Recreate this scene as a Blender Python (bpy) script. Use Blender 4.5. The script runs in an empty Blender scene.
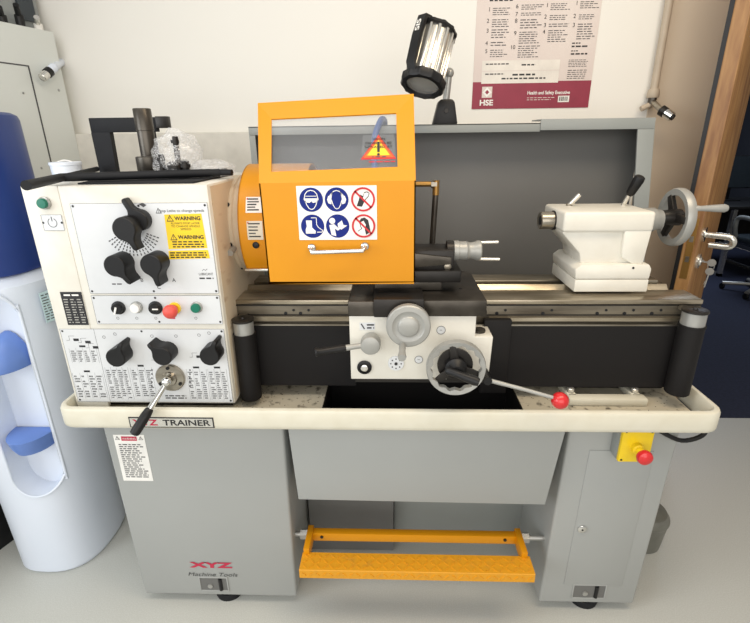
import bpy, bmesh, math, random
from mathutils import Vector as V, Matrix
random.seed(7)
scn = bpy.context.scene
COL = scn.collection
PI = math.pi
# ------------------------------------------------------------------ camera
FPX = 473.7
pit, yaw, rol = math.radians(20.128), math.radians(-2.117), math.radians(-0.72)
CO = V((0.0227, -1.0275, 1.4195))
FW = V((math.sin(yaw)*math.cos(pit), math.cos(yaw)*math.cos(pit), -math.sin(pit)))
RT = V((math.cos(yaw), -math.sin(yaw), 0)); UP = RT.cross(FW)
R2 = RT*math.cos(rol)+UP*math.sin(rol); U2 = -RT*math.sin(rol)+UP*math.cos(rol)
def ray(px, py): return FW+R2*((px-375)/FPX)-U2*((py-311.5)/FPX)
def at(px, py, Y):
    v = ray(px, py); return CO+v*((Y-CO.y)/v.y)
def atz(px, py, Z):
    v = ray(px, py); return CO+v*((Z-CO.z)/v.z)
def atp(px, py, P, N):
    v = ray(px, py); return CO+v*((P-CO).dot(N)/v.dot(N))
cam = bpy.data.cameras.new('camera'); cam.sensor_fit = 'HORIZONTAL'; cam.sensor_width = 36
cam.lens = 36*FPX/750; cam.clip_start = .01; cam.clip_end = 50
co = bpy.data.objects.new('camera', cam); COL.objects.link(co); scn.camera = co
M4 = Matrix.Identity(4)
for i in range(3):
    M4[i][0] = R2[i]; M4[i][1] = U2[i]; M4[i][2] = -FW[i]; M4[i][3] = CO[i]
co.matrix_world = M4
# ------------------------------------------------------------------ materials
def lin(c):
    c = c/255; return c/12.92 if c <= .04045 else ((c+.055)/1.055)**2.4
def rgb(r, g, b): return (lin(r), lin(g), lin(b), 1)
def mat(name, c, rough=.5, metal=0, spec=.5, noise=0, nscale=20, c2=None, bump=0, bscale=200, coat=0, thr=None, stretch=None):
    m = bpy.data.materials.new(name); m.use_nodes = True
    nt = m.node_tree; b = nt.nodes['Principled BSDF']
    b.inputs['Base Color'].default_value = rgb(*c); b.inputs['Roughness'].default_value = rough
    b.inputs['Metallic'].default_value = metal; b.inputs['Specular IOR Level'].default_value = spec
    b.inputs['Coat Weight'].default_value = coat
    tc = nt.nodes.new('ShaderNodeTexCoord'); mp = nt.nodes.new('ShaderNodeMapping')
    nt.links.new(tc.outputs['Object'], mp.inputs['Vector'])
    if stretch: mp.inputs['Scale'].default_value = stretch
    if c2 is None: c2 = tuple(max(0, x*(1-.06)) for x in c)
    n = nt.nodes.new('ShaderNodeTexNoise'); n.inputs['Scale'].default_value = nscale; n.inputs['Detail'].default_value = 5
    nt.links.new(mp.outputs[0], n.inputs['Vector'])
    r = nt.nodes.new('ShaderNodeValToRGB')
    lo, hi = thr if thr else (.35, .7)
    r.color_ramp.elements[0].position = lo; r.color_ramp.elements[1].position = hi
    r.color_ramp.elements[0].color = rgb(*c); r.color_ramp.elements[1].color = rgb(*c2)
    nt.links.new(n.outputs['Fac'], r.inputs['Fac']); nt.links.new(r.outputs['Color'], b.inputs['Base Color'])
    if bump:
        n2 = nt.nodes.new('ShaderNodeTexNoise'); n2.inputs['Scale'].default_value = bscale
        nt.links.new(mp.outputs[0], n2.inputs['Vector'])
        bp = nt.nodes.new('ShaderNodeBump'); bp.inputs['Strength'].default_value = bump; bp.inputs['Distance'].default_value = .002
        nt.links.new(n2.outputs['Fac'], bp.inputs['Height']); nt.links.new(bp.outputs[0], b.inputs['Normal'])
    return m
def emis(name, c, s):
    m = bpy.data.materials.new(name); m.use_nodes = True; b = m.node_tree.nodes['Principled BSDF']
    b.inputs['Base Color'].default_value = rgb(*c); b.inputs['Emission Color'].default_value = rgb(*c); b.inputs['Emission Strength'].default_value = s
    return m
def clear(name, tint, amt, rough=.05):
    m = bpy.data.materials.new(name); m.use_nodes = True; nt = m.node_tree; nt.nodes.clear()
    o = nt.nodes.new('ShaderNodeOutputMaterial'); mx = nt.nodes.new('ShaderNodeMixShader')
    t = nt.nodes.new('ShaderNodeBsdfTransparent'); p = nt.nodes.new('ShaderNodeBsdfPrincipled')
    p.inputs['Base Color'].default_value = rgb(*tint); p.inputs['Roughness'].default_value = rough
    mx.inputs[0].default_value = amt
    nt.links.new(t.outputs[0], mx.inputs[1]); nt.links.new(p.outputs[0], mx.inputs[2]); nt.links.new(mx.outputs[0], o.inputs[0])
    return m
cream = mat('cream_paint', (220, 217, 206), .38, c2=(214, 210, 198), bump=.05, bscale=300)
traym = mat('tray_cream_paint', (214, 210, 193), .38, c2=(208, 203, 184))
trayfl = mat('tray_floor', (186, 178, 158), .45, nscale=45, c2=(84, 78, 66), thr=(.56, .72))
ringm = mat('cast_cream', (205, 190, 165), .45, c2=(196, 178, 150), nscale=30)
sidem = mat('cream_paint_marked', (210, 196, 172), .42, nscale=9, c2=(170, 142, 112), thr=(.6, .75), stretch=(1, 1, 3))
plate = mat('silver_plate', (217, 219, 220), .32, metal=.1, c2=(213, 215, 216))
grey = mat('grey_paint', (160, 162, 159), .42, c2=(156, 158, 155), nscale=3)
greyd = mat('guard_shade_grey', (106, 106, 104), .5, c2=(100, 99, 96), nscale=2)  # darker than the guard frame: shadow inside the guard put into the colour
greyl = mat('light_grey_paint', (147, 151, 148), .45, c2=(140, 144, 141), nscale=4)
yellow = mat('amber_paint', (212, 142, 6), .42, spec=.35, c2=(208, 137, 5), nscale=4)
tread = mat('amber_worn', (218, 152, 24), .5, c2=(198, 142, 42), nscale=40, thr=(.55, .8))
black = mat('black_plastic', (20, 20, 21), .42, spec=.35, c2=(25, 25, 26))
rubber = mat('black_rubber', (21, 22, 25), .6, spec=.3, c2=(27, 28, 31))
curtain = mat('black_curtain', (24, 22, 22), .6, spec=.25, c2=(20, 19, 19), nscale=3)
darksteel = mat('dark_oiled_steel', (92, 87, 80), .34, metal=.75, nscale=14, c2=(60, 56, 50))
blacksteel = mat('blackened_steel', (48, 45, 42), .38, metal=.5, nscale=12, c2=(34, 32, 30))
steel = mat('machined_steel', (176, 170, 158), .28, metal=.9, nscale=12, c2=(140, 132, 118), stretch=(.5, 4, 4))
wayst = mat('ground_way_steel', (190, 180, 160), .3, metal=.8, nscale=8, c2=(130, 118, 96), stretch=(.6, 5, 5))
waydk = mat('bed_casting', (132, 124, 108), .4, metal=.5, nscale=9, c2=(80, 72, 60), stretch=(.6, 4, 4))
chrome = mat('chrome', (225, 225, 222), .12, metal=1)
alu = mat('satin_aluminium', (176, 176, 172), .35, metal=.6, c2=(166, 166, 162))
alul = mat('bright_aluminium', (225, 223, 216), .2, metal=.8)
grip = mat('grey_enamel', (165, 165, 160), .4, metal=.3)
red = mat('red_plastic', (205, 38, 42), .3, c2=(198, 34, 38), coat=.3)
redsoft = mat('red_mushroom', (222, 82, 70), .45)
redink = mat('red_ink', (190, 38, 70), .5)
green = mat('green_button', (10, 112, 88), .3)
white = mat('white_print', (240, 238, 232), .45)
whitep = mat('white_cooler_plastic', (222, 229, 240), .3, c2=(217, 225, 237), nscale=3)
bluebot = mat('blue_bottle_plastic', (28, 58, 128), .35, c2=(24, 52, 120), nscale=5)
bluepl = mat('blue_tap_plastic', (104, 136, 204), .4, c2=(98, 130, 198))
ink = mat('black_ink', (30, 30, 32), .5)
inkg = mat('grey_ink', (74, 74, 76), .5)
bluei = mat('blue_ink', (18, 38, 122), .6, spec=.25)
redi = mat('sign_red_ink', (200, 34, 40), .5)
warny = mat('warning_yellow', (244, 205, 30), .45)
estopy = mat('yellow_plastic', (240, 205, 30), .35)
orange = mat('orange_ink', (236, 98, 30), .5)
maroon = mat('maroon_ink', (146, 44, 66), .5)
pink = mat('pink_paper', (214, 200, 193), .55, c2=(224, 214, 206), nscale=3)
paper = mat('white_paper', (232, 226, 216), .55)
brass = mat('brass', (170, 130, 70), .35, metal=.8)
wallm = mat('wall_paint', (236, 234, 227), .75, c2=(234, 232, 224), nscale=1.5)
wallt = mat('wall_beige_paint', (214, 200, 180), .7, c2=(211, 197, 176), nscale=1.5)
trunk = mat('trunking_paint', (218, 214, 203), .6)
floorm = mat('grey_vinyl_floor', (188, 189, 182), .4, nscale=260, c2=(195, 196, 190), thr=(.45, .6))
carpet = mat('blue_carpet', (36, 42, 66), .9, nscale=60, c2=(28, 34, 54))
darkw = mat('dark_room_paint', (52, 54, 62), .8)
wood = mat('oak', (164, 124, 76), .45, nscale=9, c2=(124, 84, 46), thr=(.35, .65), stretch=(5, 5, .6))
pipem = mat('painted_pipe', (186, 172, 152), .5)
cncm = mat('pale_green_grey_paint', (218, 222, 217), .42, c2=(214, 218, 213), nscale=3)
cncd = mat('dark_window', (52, 60, 66), .25)
cncg = mat('machine_inside_grey', (150, 154, 152), .5)
bluehose = mat('blue_hose', (60, 90, 150), .4)
clearp = clear('clear_polycarbonate', (200, 205, 210), .1)
bagm = clear('plastic_bag', (238, 238, 238), .26, .06)
nt_ = bagm.node_tree; n1_ = nt_.nodes.new('ShaderNodeTexNoise'); n1_.inputs['Scale'].default_value = 26; n1_.inputs['Detail'].default_value = 6; n1_.inputs['Distortion'].default_value = 2.5
rp_ = nt_.nodes.new('ShaderNodeValToRGB'); rp_.color_ramp.elements[0].position = .50; rp_.color_ramp.elements[1].position = .62; rp_.color_ramp.elements[0].color = (.10, .10, .10, 1); rp_.color_ramp.elements[1].color = (.8, .8, .8, 1)
nt_.links.new(n1_.outputs['Fac'], rp_.inputs['Fac']); nt_.links.new(rp_.outputs['Color'], nt_.nodes['Mix Shader'].inputs[0])
lensm = clear('lens_glass', (190, 190, 185), .35, .05)
binm = mat('grey_bin_plastic', (112, 112, 104), .35, c2=(100, 100, 92))
# ------------------------------------------------------------------ mesh builder
class MB:
    def __init__(s): s.bm = bmesh.new(); s.ms = []
    def mi(s, m):
        if m not in s.ms: s.ms.append(m)
        return s.ms.index(m)
    def _f(s, vs, m, smooth=False):
        try: f = s.bm.faces.new(vs)
        except ValueError: return
        f.material_index = s.mi(m); f.smooth = smooth
    def box(s, x0, x1, y0, y1, z0, z1, m, bev=0, seg=2):
        s.hexa([V((x0, y0, z0)), V((x1, y0, z0)), V((x1, y1, z0)), V((x0, y1, z0)), V((x0, y0, z1)), V((x1, y0, z1)), V((x1, y1, z1)), V((x0, y1, z1))], m, bev, seg)
        return s
    def hexa(s, c, m, bev=0, seg=2):
        b = bmesh.new(); v = [b.verts.new(p) for p in c]
        for q in ((0, 3, 2, 1), (4, 5, 6, 7), (0, 1, 5, 4), (1, 2, 6, 5), (2, 3, 7, 6), (3, 0, 4, 7)): b.faces.new([v[i] for i in q])
        s._join(b, m, bev, seg); return s
    def _join(s, b, m, bev=0, seg=2):
        bmesh.ops.recalc_face_normals(b, faces=b.faces)
        if bev: bmesh.ops.bevel(b, geom=list(b.edges), offset=bev, segments=seg, affect='EDGES', profile=.5, clamp_overlap=True)
        i = s.mi(m); mp = {}
        for v in b.verts: mp[v] = s.bm.verts.new(v.co)
        for f in b.faces:
            try:
                g = s.bm.faces.new([mp[v] for v in f.verts]); g.material_index = i; g.smooth = f.smooth
            except ValueError: pass
        b.free()
    def loft(s, rings, m, caps=True, smooth=True, closed=True):
        rr = [[s.bm.verts.new(p) for p in r] for r in rings]
        n = len(rr[0])
        for a, b in zip(rr, rr[1:]):
            for i in range(n if closed else n-1):
                s._f([a[i], a[(i+1) % n], b[(i+1) % n], b[i]], m, smooth)
        if caps: s._f(rr[0][::-1], m); s._f(rr[-1], m)
        return s
    def rev(s, prof, o, ax, m, seg=32, smooth=True, caps=True, ref=None):
        """profile (r, h) turned about axis ax through o"""
        ax = V(ax).normalized(); o = V(o)
        t = V(ref) if ref else (V((0, 0, 1)) if abs(ax.z) < .9 else V((1, 0, 0)))
        u = (t-ax*t.dot(ax)).normalized(); w = ax.cross(u)
        s.loft([[o+ax*h+(u*math.cos(2*PI*i/seg)+w*math.sin(2*PI*i/seg))*max(r, 1e-5) for i in range(seg)] for r, h in prof], m, caps, smooth)
        return s
    def cyl(s, a, b, r, m, r2=None, seg=24, ch=0):
        a = V(a); b = V(b); L = (b-a).length; r2 = r if r2 is None else r2
        p = [(r-ch, 0), (r, ch), (r2, L-ch), (r2-ch, L)] if ch else [(r, 0), (r2, L)]
        return s.rev(p, a, b-a, m, seg)
    def torus(s, o, ax, R, r, m, seg=40, k=12):
        prof = [(R+r*math.cos(2*PI*i/k), r*math.sin(2*PI*i/k)) for i in range(k+1)]
        return s.rev(prof, o, ax, m, seg, caps=False)
    def sph(s, o, r, m, seg=20, sc=(1, 1, 1)):
        o = V(o); rings = []
        for j in range(seg//2+1):
            a = PI*j/(seg//2); q = max(math.sin(a), 1e-4)
            rings.append([o+V((q*math.cos(2*PI*i/seg)*r*sc[0], q*math.sin(2*PI*i/seg)*r*sc[1], -math.cos(a)*r*sc[2])) for i in range(seg)])
        return s.loft(rings, m)
    def tube(s, pts, r, m, seg=10, res=6):
        P = [V(p) for p in pts]
        if len(P) > 2:
            Q = []
            for i in range(len(P)-1):
                p0 = P[max(i-1, 0)]; p1 = P[i]; p2 = P[i+1]; p3 = P[min(i+2, len(P)-1)]
                for k in range(res):
                    t = k/res
                    Q.append(.5*((2*p1)+(p2-p0)*t+(2*p0-5*p1+4*p2-p3)*t*t+(3*p1-p0-3*p2+p3)*t**3))
            Q.append(P[-1]); P = Q
        rings = []; prev = None
        for i, p in enumerate(P):
            t = (P[min(i+1, len(P)-1)]-P[max(i-1, 0)]).normalized()
            if prev is None: prev = t.orthogonal().normalized()
            u = (prev-t*prev.dot(t)).normalized(); prev = u; w = t.cross(u)
            rr = r[i*(len(r)-1)//(len(P)-1)] if isinstance(r, (list, tuple)) else r
            rings.append([p+(u*math.cos(2*PI*k/seg)+w*math.sin(2*PI*k/seg))*rr for k in range(seg)])
        return s.loft(rings, m)
    def prism(s, poly, a, b, m, axis='y', bev=0):
        """poly in the plane across axis, from a to b"""
        f = {'y': lambda p, t: V((p[0], t, p[1])), 'x': lambda p, t: V((t, p[0], p[1])), 'z': lambda p, t: V((p[0], p[1], t))}[axis]
        bm = bmesh.new(); A = [bm.verts.new(f(p, a)) for p in poly]; B = [bm.verts.new(f(p, b)) for p in poly]
        n = len(poly); bm.faces.new(A); bm.faces.new(B[::-1])
        for i in range(n): bm.faces.new([A[i], B[i], B[(i+1) % n], A[(i+1) % n]])
        s._join(bm, m, bev); return s
    def build(s, name, parent=None, label=None, kind=None):
        bm = s.bm; bmesh.ops.recalc_face_normals(bm, faces=[f for f in bm.faces])
        c = [(min(v.co[i] for v in bm.verts)+max(v.co[i] for v in bm.verts))/2 for i in range(3)]
        c = V(c); c.z = min(v.co.z for v in bm.verts)
        for v in bm.verts: v.co -= c
        me = bpy.data.meshes.new(name); bm.to_mesh(me); bm.free()
        for m in s.ms: me.materials.append(m)
        try: me.set_sharp_from_angle(angle=math.radians(38))
        except Exception: pass
        o = bpy.data.objects.new(name, me); COL.objects.link(o)
        W[o.name] = c
        if parent: o.parent = parent; o.location = c-W[parent.name]
        else: o.location = c
        if label: o['label'] = label
        if kind: o['kind'] = kind
        return o
W = {}
def thing(name, loc, label, cat, group=None):
    o = bpy.data.objects.new(name, None); COL.objects.link(o); o.empty_display_size = .05
    o.location = loc; W[o.name] = V(loc); o['label'] = label; o['category'] = cat
    if group: o['group'] = group
    return o
def tag(o, label, cat, group=None):
    o['label'] = label; o['category'] = cat
    if group: o['group'] = group
    return o
# ------------------------------------------------------------------ printed matter: thin inked shapes on a plane
class Ink(MB):
    """o origin, u right, v up, n outward"""
    def __init__(s, o, u, v, lift=.0006):
        super().__init__(); s.o = V(o); s.u = V(u).normalized(); s.v = V(v).normalized(); s.n = s.u.cross(s.v).normalized(); s.lay = lift
    def p(s, x, y, l=1): return s.o+s.u*x+s.v*y+s.n*(s.lay*l)
    def poly(s, pts, m, l=1):
        s._f([s.bm.verts.new(s.p(x, y, l)) for x, y in pts], m); return s
    def rect(s, x0, y0, x1, y1, m, l=1): return s.poly([(x0, y0), (x1, y0), (x1, y1), (x0, y1)], m, l)
    def slab(s, x0, y0, x1, y1, m, t=.0012):
        o = s.o; q = [(x0, y0), (x1, y0), (x1, y1), (x0, y1)]
        s.hexa([o+s.u*x+s.v*y-s.n*.0008 for x, y in q]+[o+s.u*x+s.v*y+s.n*t for x, y in q], m); return s
    def frame(s, x0, y0, x1, y1, w, m, l=1):
        s.rect(x0, y0, x1, y0+w, m, l); s.rect(x0, y1-w, x1, y1, m, l); s.rect(x0, y0+w, x0+w, y1-w, m, l); s.rect(x1-w, y0+w, x1, y1-w, m, l); return s
    def disc(s, x, y, r, m, l=1, n=32): return s.poly([(x+r*math.cos(2*PI*i/n), y+r*math.sin(2*PI*i/n)) for i in range(n)], m, l)
    def ring(s, x, y, r, w, m, l=1, n=36, a0=0, a1=2*PI):
        for i in range(n):
            a = a0+(a1-a0)*i/n; b = a0+(a1-a0)*(i+1)/n
            s.poly([(x+r*math.cos(a), y+r*math.sin(a)), (x+r*math.cos(b), y+r*math.sin(b)), (x+(r-w)*math.cos(b), y+(r-w)*math.sin(b)), (x+(r-w)*math.cos(a), y+(r-w)*math.sin(a))], m, l)
        return s
    def line(s, pts, w, m, l=1):
        for (a, b), (c, d) in zip(pts, pts[1:]):
            L = math.hypot(c-a, d-b) or 1; nx, ny = -(d-b)/L*w/2, (c-a)/L*w/2
            s.poly([(a+nx, b+ny), (c+nx, d+ny), (c-nx, d-ny), (a-nx, b-ny)], m, l)
        return s
    def micro(s, x0, y0, x1, y1, n, m, l=1, ragged=.3, fill=.5):
        """n rows of words too small to read"""
        h = (y1-y0)/n
        for i in range(n):
            y = y1-h*(i+.5); x = x0; xe = x1-(x1-x0)*ragged*random.random()
            while x < xe:
                w = min(h*random.uniform(.8, 2.6), xe-x)
                s.rect(x, y-h*fill/2, x+w, y+h*fill/2, m, l); x += w+h*.5
        return s
    def text(s, t, x, y, h, m, l=1, width=None, align='CENTER', bold=0, shear=0, rot=0):
        c = bpy.data.curves.new('t', 'FONT'); c.body = t; c.align_x = align; c.align_y = 'CENTER'; c.size = 1; c.offset = bold; c.shear = shear
        o = bpy.data.objects.new('t', c); COL.objects.link(o); bpy.context.view_layer.update()
        me = bpy.data.meshes.new_from_object(o.evaluated_get(bpy.context.evaluated_depsgraph_get()))
        bpy.data.objects.remove(o); bpy.data.curves.remove(c)
        if not me.vertices: return s
        xs = [v.co.x for v in me.vertices]; ys = [v.co.y for v in me.vertices]
        wd = max(xs)-min(xs); k = h/.70; kx = (width/wd) if width else k
        cx = {'CENTER': (max(xs)+min(xs))/2, 'LEFT': min(xs), 'RIGHT': max(xs)}[align]; cy = min(ys)+.35 if shear == 0 else (max(ys)+min(ys))/2
        cy = (max(ys)+min(ys))/2
        i = s.mi(m); ca, sa = math.cos(rot), math.sin(rot)
        vs = []
        for v in me.vertices:
            a, b = (v.co.x-cx)*kx, (v.co.y-cy)*k
            vs.append(s.bm.verts.new(s.p(x+a*ca-b*sa, y+a*sa+b*ca, l)))
        for f in me.polygons:
            try: g = s.bm.faces.new([vs[q] for q in f.vertices]); g.material_index = i
            except ValueError: pass
        bpy.data.meshes.remove(me); return s
def wplane(Y): return Ink((0, Y, 0), (1, 0, 0), (0, 0, 1))     # coordinates = world X, Z
def warntri(k, x, y, r, m=None, bg=None, l=2):
    m = m or ink
    pts = [(x, y+r), (x-r*.95, y-r*.7), (x+r*.95, y-r*.7)]
    k.poly(pts, m, l)
    k.poly([(x, y+r*.62), (x-r*.66, y-r*.5), (x+r*.66, y-r*.5)], bg or warny, l+.4)
    k.rect(x-r*.08, y-r*.15, x+r*.08, y+r*.35, m, l+.8); k.rect(x-r*.08, y-r*.38, x+r*.08, y-r*.24, m, l+.8)
def rrect(x0, x1, y0, y1, r, o=0, n=6):
    r = max(r-o, .004); x0 += o; x1 -= o; y0 += o; y1 -= o; P = []
    for cx, cy, a in ((x1-r, y1-r, 0), (x0+r, y1-r, PI/2), (x0+r, y0+r, PI), (x1-r, y0+r, 1.5*PI)):
        for i in range(n+1): P.append((cx+r*math.cos(a+PI/2*i/n), cy+r*math.sin(a+PI/2*i/n)))
    return P

# =================================================================== ROOM
b = MB(); b.box(-3.2, 3.2, -2.6, 1.2, -.05, 0, floorm); b.build('floor', kind='structure')
b = MB(); b.box(.6, 4.6, 1.2, 6.2, -.05, -.001, carpet); b.build('floor_far_room', kind='structure')
b = MB(); b.box(-3.2, .99, .95, 1.2, 0, 2.7, wallm); b.build('wall_back', kind='structure')
b = MB(); b.box(.99, 1.25, .945, 1.2, 0, 2.7, wallt); b.build('wall_back_right', kind='structure')
b = MB(); b.box(2.5, 3.2, .945, 1.2, 0, 2.7, wallt); b.box(1.25, 2.5, .945, 1.2, 2.1, 2.7, wallt); b.build('wall_right', kind='structure')
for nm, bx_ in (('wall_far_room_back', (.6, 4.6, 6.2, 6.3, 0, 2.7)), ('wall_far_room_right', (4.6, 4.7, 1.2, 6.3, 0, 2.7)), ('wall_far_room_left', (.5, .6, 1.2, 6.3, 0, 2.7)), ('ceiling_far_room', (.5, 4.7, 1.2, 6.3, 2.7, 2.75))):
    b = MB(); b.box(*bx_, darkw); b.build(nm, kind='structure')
b = MB(); b.box(1.25, 1.27, .94, 1.2, 0, 2.1, wood, .002); b.box(2.48, 2.5, .94, 1.2, 0, 2.1, wood, .002); b.box(1.27, 2.48, .94, 1.2, 2.08, 2.1, wood, .002); b.build('trim_2', kind='structure')
b = MB(); b.box(-3.2, .9, .90, .949, 0, 1.447, trunk, .004); b.build('trim_1', kind='structure')

# =================================================================== LATHE
L = thing('metal_lathe', (0, .3, 0), 'cream and grey metalworking lathe with amber guards standing on twin grey cabinets', 'lathe')
# ---- cabinets
def cab(tl, bl, br, tr, Y0=.08, Y1=.6, zt=.722, zb=.033):
    a, d, c, e = at(*tl, Y0).x, at(*bl, Y0).x, at(*br, Y0).x, at(*tr, Y0).x
    return [V((d, Y0, zb)), V((c, Y0, zb)), V((c, Y1, zb)), V((d, Y1, zb)), V((a, Y0, zt)), V((e, Y0, zt)), V((e, Y1, zt)), V((a, Y1, zt))]
c1 = MB(); c1.hexa(cab((103, 431), (145, 593), (297, 598), (284, 432)), grey, .008, 3)
cl = c1.build('cabinet', L, 'grey cabinet under the headstock end')
k = wplane(.0795)
def A8(px, py): p = at(px, py, .08); return p.x, p.z
x0, z1 = A8(113, 434.6); x1, _ = A8(143.8, 434.6); _, z0 = A8(140, 480.6)
k.slab(x0, z0, x1, z1, white, .0005)
h = z1-z0; w = x1-x0
warntri(k, x0+.12*w, z1-.07*h, .007, ink, white); warntri(k, x1-.12*w, z1-.07*h, .007, ink, white)
k.rect(x0+.25*w, z1-.12*h, x1-.25*w, z1-.03*h, redink, 2); k.text('WARNING', (x0+x1)/2, z1-.075*h, .006, white, 2.5, width=.44*w)
k.micro(x0+.12*w, z0+.07*h, x1-.08*w, z1-.18*h, 17, inkg, 2, .35, .45)
k.build('warning_label', cl)
k = wplane(.0795)
xa, za = A8(190.5, 570.5); xb, zb_ = A8(232, 559)
k.text('XYZ', (xa+xb)/2, (za+zb_)/2, .021, redink, 1.5, width=(xb-xa), bold=.045)
xa, za = A8(189, 577); xb, zb_ = A8(237, 570)
k.text('Machine Tools', (xa+xb)/2, (za+zb_)/2-.003, .0145, ink, 1.5, width=(xb-xa), shear=.25, bold=-.005)
k.build('logo_lettering', cl)
def cutout(px0, px1, py0, py1, parent):
    a = at(px0, (py0+py1)/2, .079).x; c = at(px1, (py0+py1)/2, .079).x; t = at((px0+px1)/2, py0, .079).z; q = at((px0+px1)/2, py1, .079).z
    m = MB(); m.box(a, c, .0785, .0815, q, t, greyd)
    for (u0, u1, v0, v1) in ((a-.003, a+.001, q-.003, t+.003), (c-.001, c+.003, q-.003, t+.003), (a, c, t-.001, t+.003), (a, c, q-.003, q+.001)):
        m.box(u0, u1, .0765, .082, v0, v1, grey, .0008)
    m.cyl(((a+c)/2-.012, .0785, (q+t)/2-.008), ((a+c)/2-.012, .075, (q+t)/2-.008), .008, alu); m.cyl(((a+c)/2+.022, .0785, q+.003), ((a+c)/2+.022, .0785, t-.004), .006, black)
    m.build('levelling_slot', parent)
cutout(200.5, 227.5, 577.5, 590, cl)
def foot(px, py, parent):
    p = atz(px, py, .012); y = .13
    m = MB(); m.rev([(.045, 0), (.047, .01), (.042, .022), (.02, .026), (.02, .034)], (p.x, y, 0), (0, 0, 1), rubber, 28); m.build('rubber_foot', parent, 'black rubber foot')
foot(226, 599, cl)
c2 = MB(); c2.hexa(cab((569, 437), (539, 600), (633, 606), (680, 437)), grey, .008, 3)
cr = c2.build('cabinet', L, 'grey cabinet under the tailstock end with a door')
foot(588, 607, cr)
cutout(573, 605, 585, 597.5, cr)
dr = MB(); Yd = .08
q = [at(563.5, 584, Yd), at(621, 586, Yd), at(654, 451, Yd), at(589.6, 450, Yd)]
dr.hexa([V((p.x, .084, p.z)) for p in q]+[V((p.x, .0775, p.z)) for p in q], grey, .0012)
dr = dr.build('door', cr)
p = at(581.7, 528.3, .0775)
m = MB(); m.rev([(.013, 0), (.0125, .005), (.009, .007), (.003, .0072)], (p.x, .0775, p.z), (0, -1, 0), chrome); m.rev([(.003, 0), (.0028, .0006)], (p.x, .0703, p.z), (0, -1, 0), black, 12)
m.build('door_lock', cr, 'round chrome door lock')
# e-stop box
eb = MB(); e0 = at(623, 434.5, .03); e1 = at(655, 434.5, .03); e2 = at(637, 461.5, .03)
eb.box(e0.x, e1.x, .042, .08, e2.z-.003, .710, greyl, .003)
eb.box(e0.x, e1.x, .03, .043, e2.z-.003, .710, estopy, .004)
for sx in (e0.x+.008, e1.x-.008):
    for sz in (e2.z+.005, .702): eb.cyl((sx, .031, sz), (sx, .0285, sz), .0028, blacksteel, seg=10)
eb = eb.build('emergency_stop_box', L, 'yellow box with red stop button on the right cabinet')
m = MB(); pc = V(((e0.x+e1.x)/2, .03, (e2.z+.713)/2-.006)); m.rev([(.015, 0), (.015, .014), (.011, .016), (.011, .036)], pc, (0, -1, 0), estopy, 24); m.build('button_collar', eb)
m = MB(); m.rev([(.012, .034), (.018, .036), (.020, .043), (.018, .05), (.011, .055), (.001, .056)], pc, (0, -1, 0), red, 28); m.build('stop_button', eb, 'red mushroom stop button')
m = MB(); g = V((e1.x, .062, .694)); g1_ = at(681, 440.5, .06); g2_ = at(704, 434, .07)
m.cyl(g-V((.002, 0, 0)), g+V((.02, 0, 0)), .011, black, .008)
m.tube([g+V((.015, 0, 0)), g1_, g2_, g2_+V((.012, .05, .006)), g2_+V((.0, .2, -.02)), V((.72, .45, .66))], .006, black)
m.build('power_cable', L, 'black cable looping from the stop box')
# ---- chip pan between cabinets
m = MB(); a, c, d, e = at(288, 437, .06), at(566, 438, .06), at(545, 506, .06), at(298.5, 499.5, .06)
zt = .716; t = .004
def pan(Y0, Y1):
    m.hexa([V((e.x, Y0, e.z)), V((d.x, Y0, d.z+.004)), V((d.x, Y1, d.z+.004)), V((e.x, Y1, e.z)), V((a.x, Y0, zt)), V((c.x, Y0, zt)), V((c.x, Y1, zt)), V((a.x, Y1, zt))], grey, .002)
pan(.060, .066); pan(.42, .426)
for (lo, hi, s) in ((e, a, 1), (d, c, -1)):
    m.hexa([V((lo.x, .066, e.z)), V((lo.x+s*t, .066, e.z)), V((lo.x+s*t, .42, e.z)), V((lo.x, .42, e.z)), V((hi.x, .066, zt)), V((hi.x+s*t, .066, zt)), V((hi.x+s*t, .42, zt)), V((hi.x, .42, zt))], grey)
m.box(e.x, d.x, .062, .424, e.z, e.z+.004, grey)
m.box(a.x-.004, c.x+.004, .054, .062, .690, .712, grey, .002)
m.build('chip_pan', L, 'grey sloping chip pan front between the cabinets')
m = MB(); m.box(-.27, .03, .30, .304, .002, .72, greyd); m.build('rear_panel', L, 'darker grey rear panel')
m = MB(); p = at(394, 520, .34); q = at(522, 520, .34); m.box(p.x, q.x+.06, .34, .5, at(450, 546, .34).z, .72, greyl, .003); m.build('coolant_tank', L, 'lighter grey coolant tank behind the step')
# ---- step
st = MB(); zs = .247; XL, XR = -.245, .433
st.prism([(-.005, .2165), (-.005, zs-.0015), (-.0035, zs), (.058, zs), (.058, zs-.004), (-.001, zs-.004), (-.001, .2165)], XL, XR, tread, 'x')
for i in range(34):
    for j in range(3):
        cx = XL+.014+i*(XR-XL-.028)/33; cy = .008+j*.018; an = (PI/4 if (i+j) % 2 else -PI/4)
        dx, dy = math.cos(an)*.0085, math.sin(an)*.0085; nx, ny = -math.sin(an)*.0022, math.cos(an)*.0022
        P = [V((cx-dx, cy-dy, zs)), V((cx+nx, cy+ny, zs)), V((cx+dx, cy+dy, zs)), V((cx-nx, cy-ny, zs))]
        st.loft([P, [p+V((0, 0, .002)) for p in P]], tread, smooth=False)
        if j < 1:
            cz = .232; P = [V((cx-dx, -.005, cz-dy)), V((cx+nx, -.005, cz+ny)), V((cx+dx, -.005, cz+dy)), V((cx-nx, -.005, cz-ny))]
            st.loft([P, [p-V((0, .002, 0)) for p in P]], tread, smooth=False)
sp = st.build('step_plate', L, 'amber chequer plate foot step')
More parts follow.
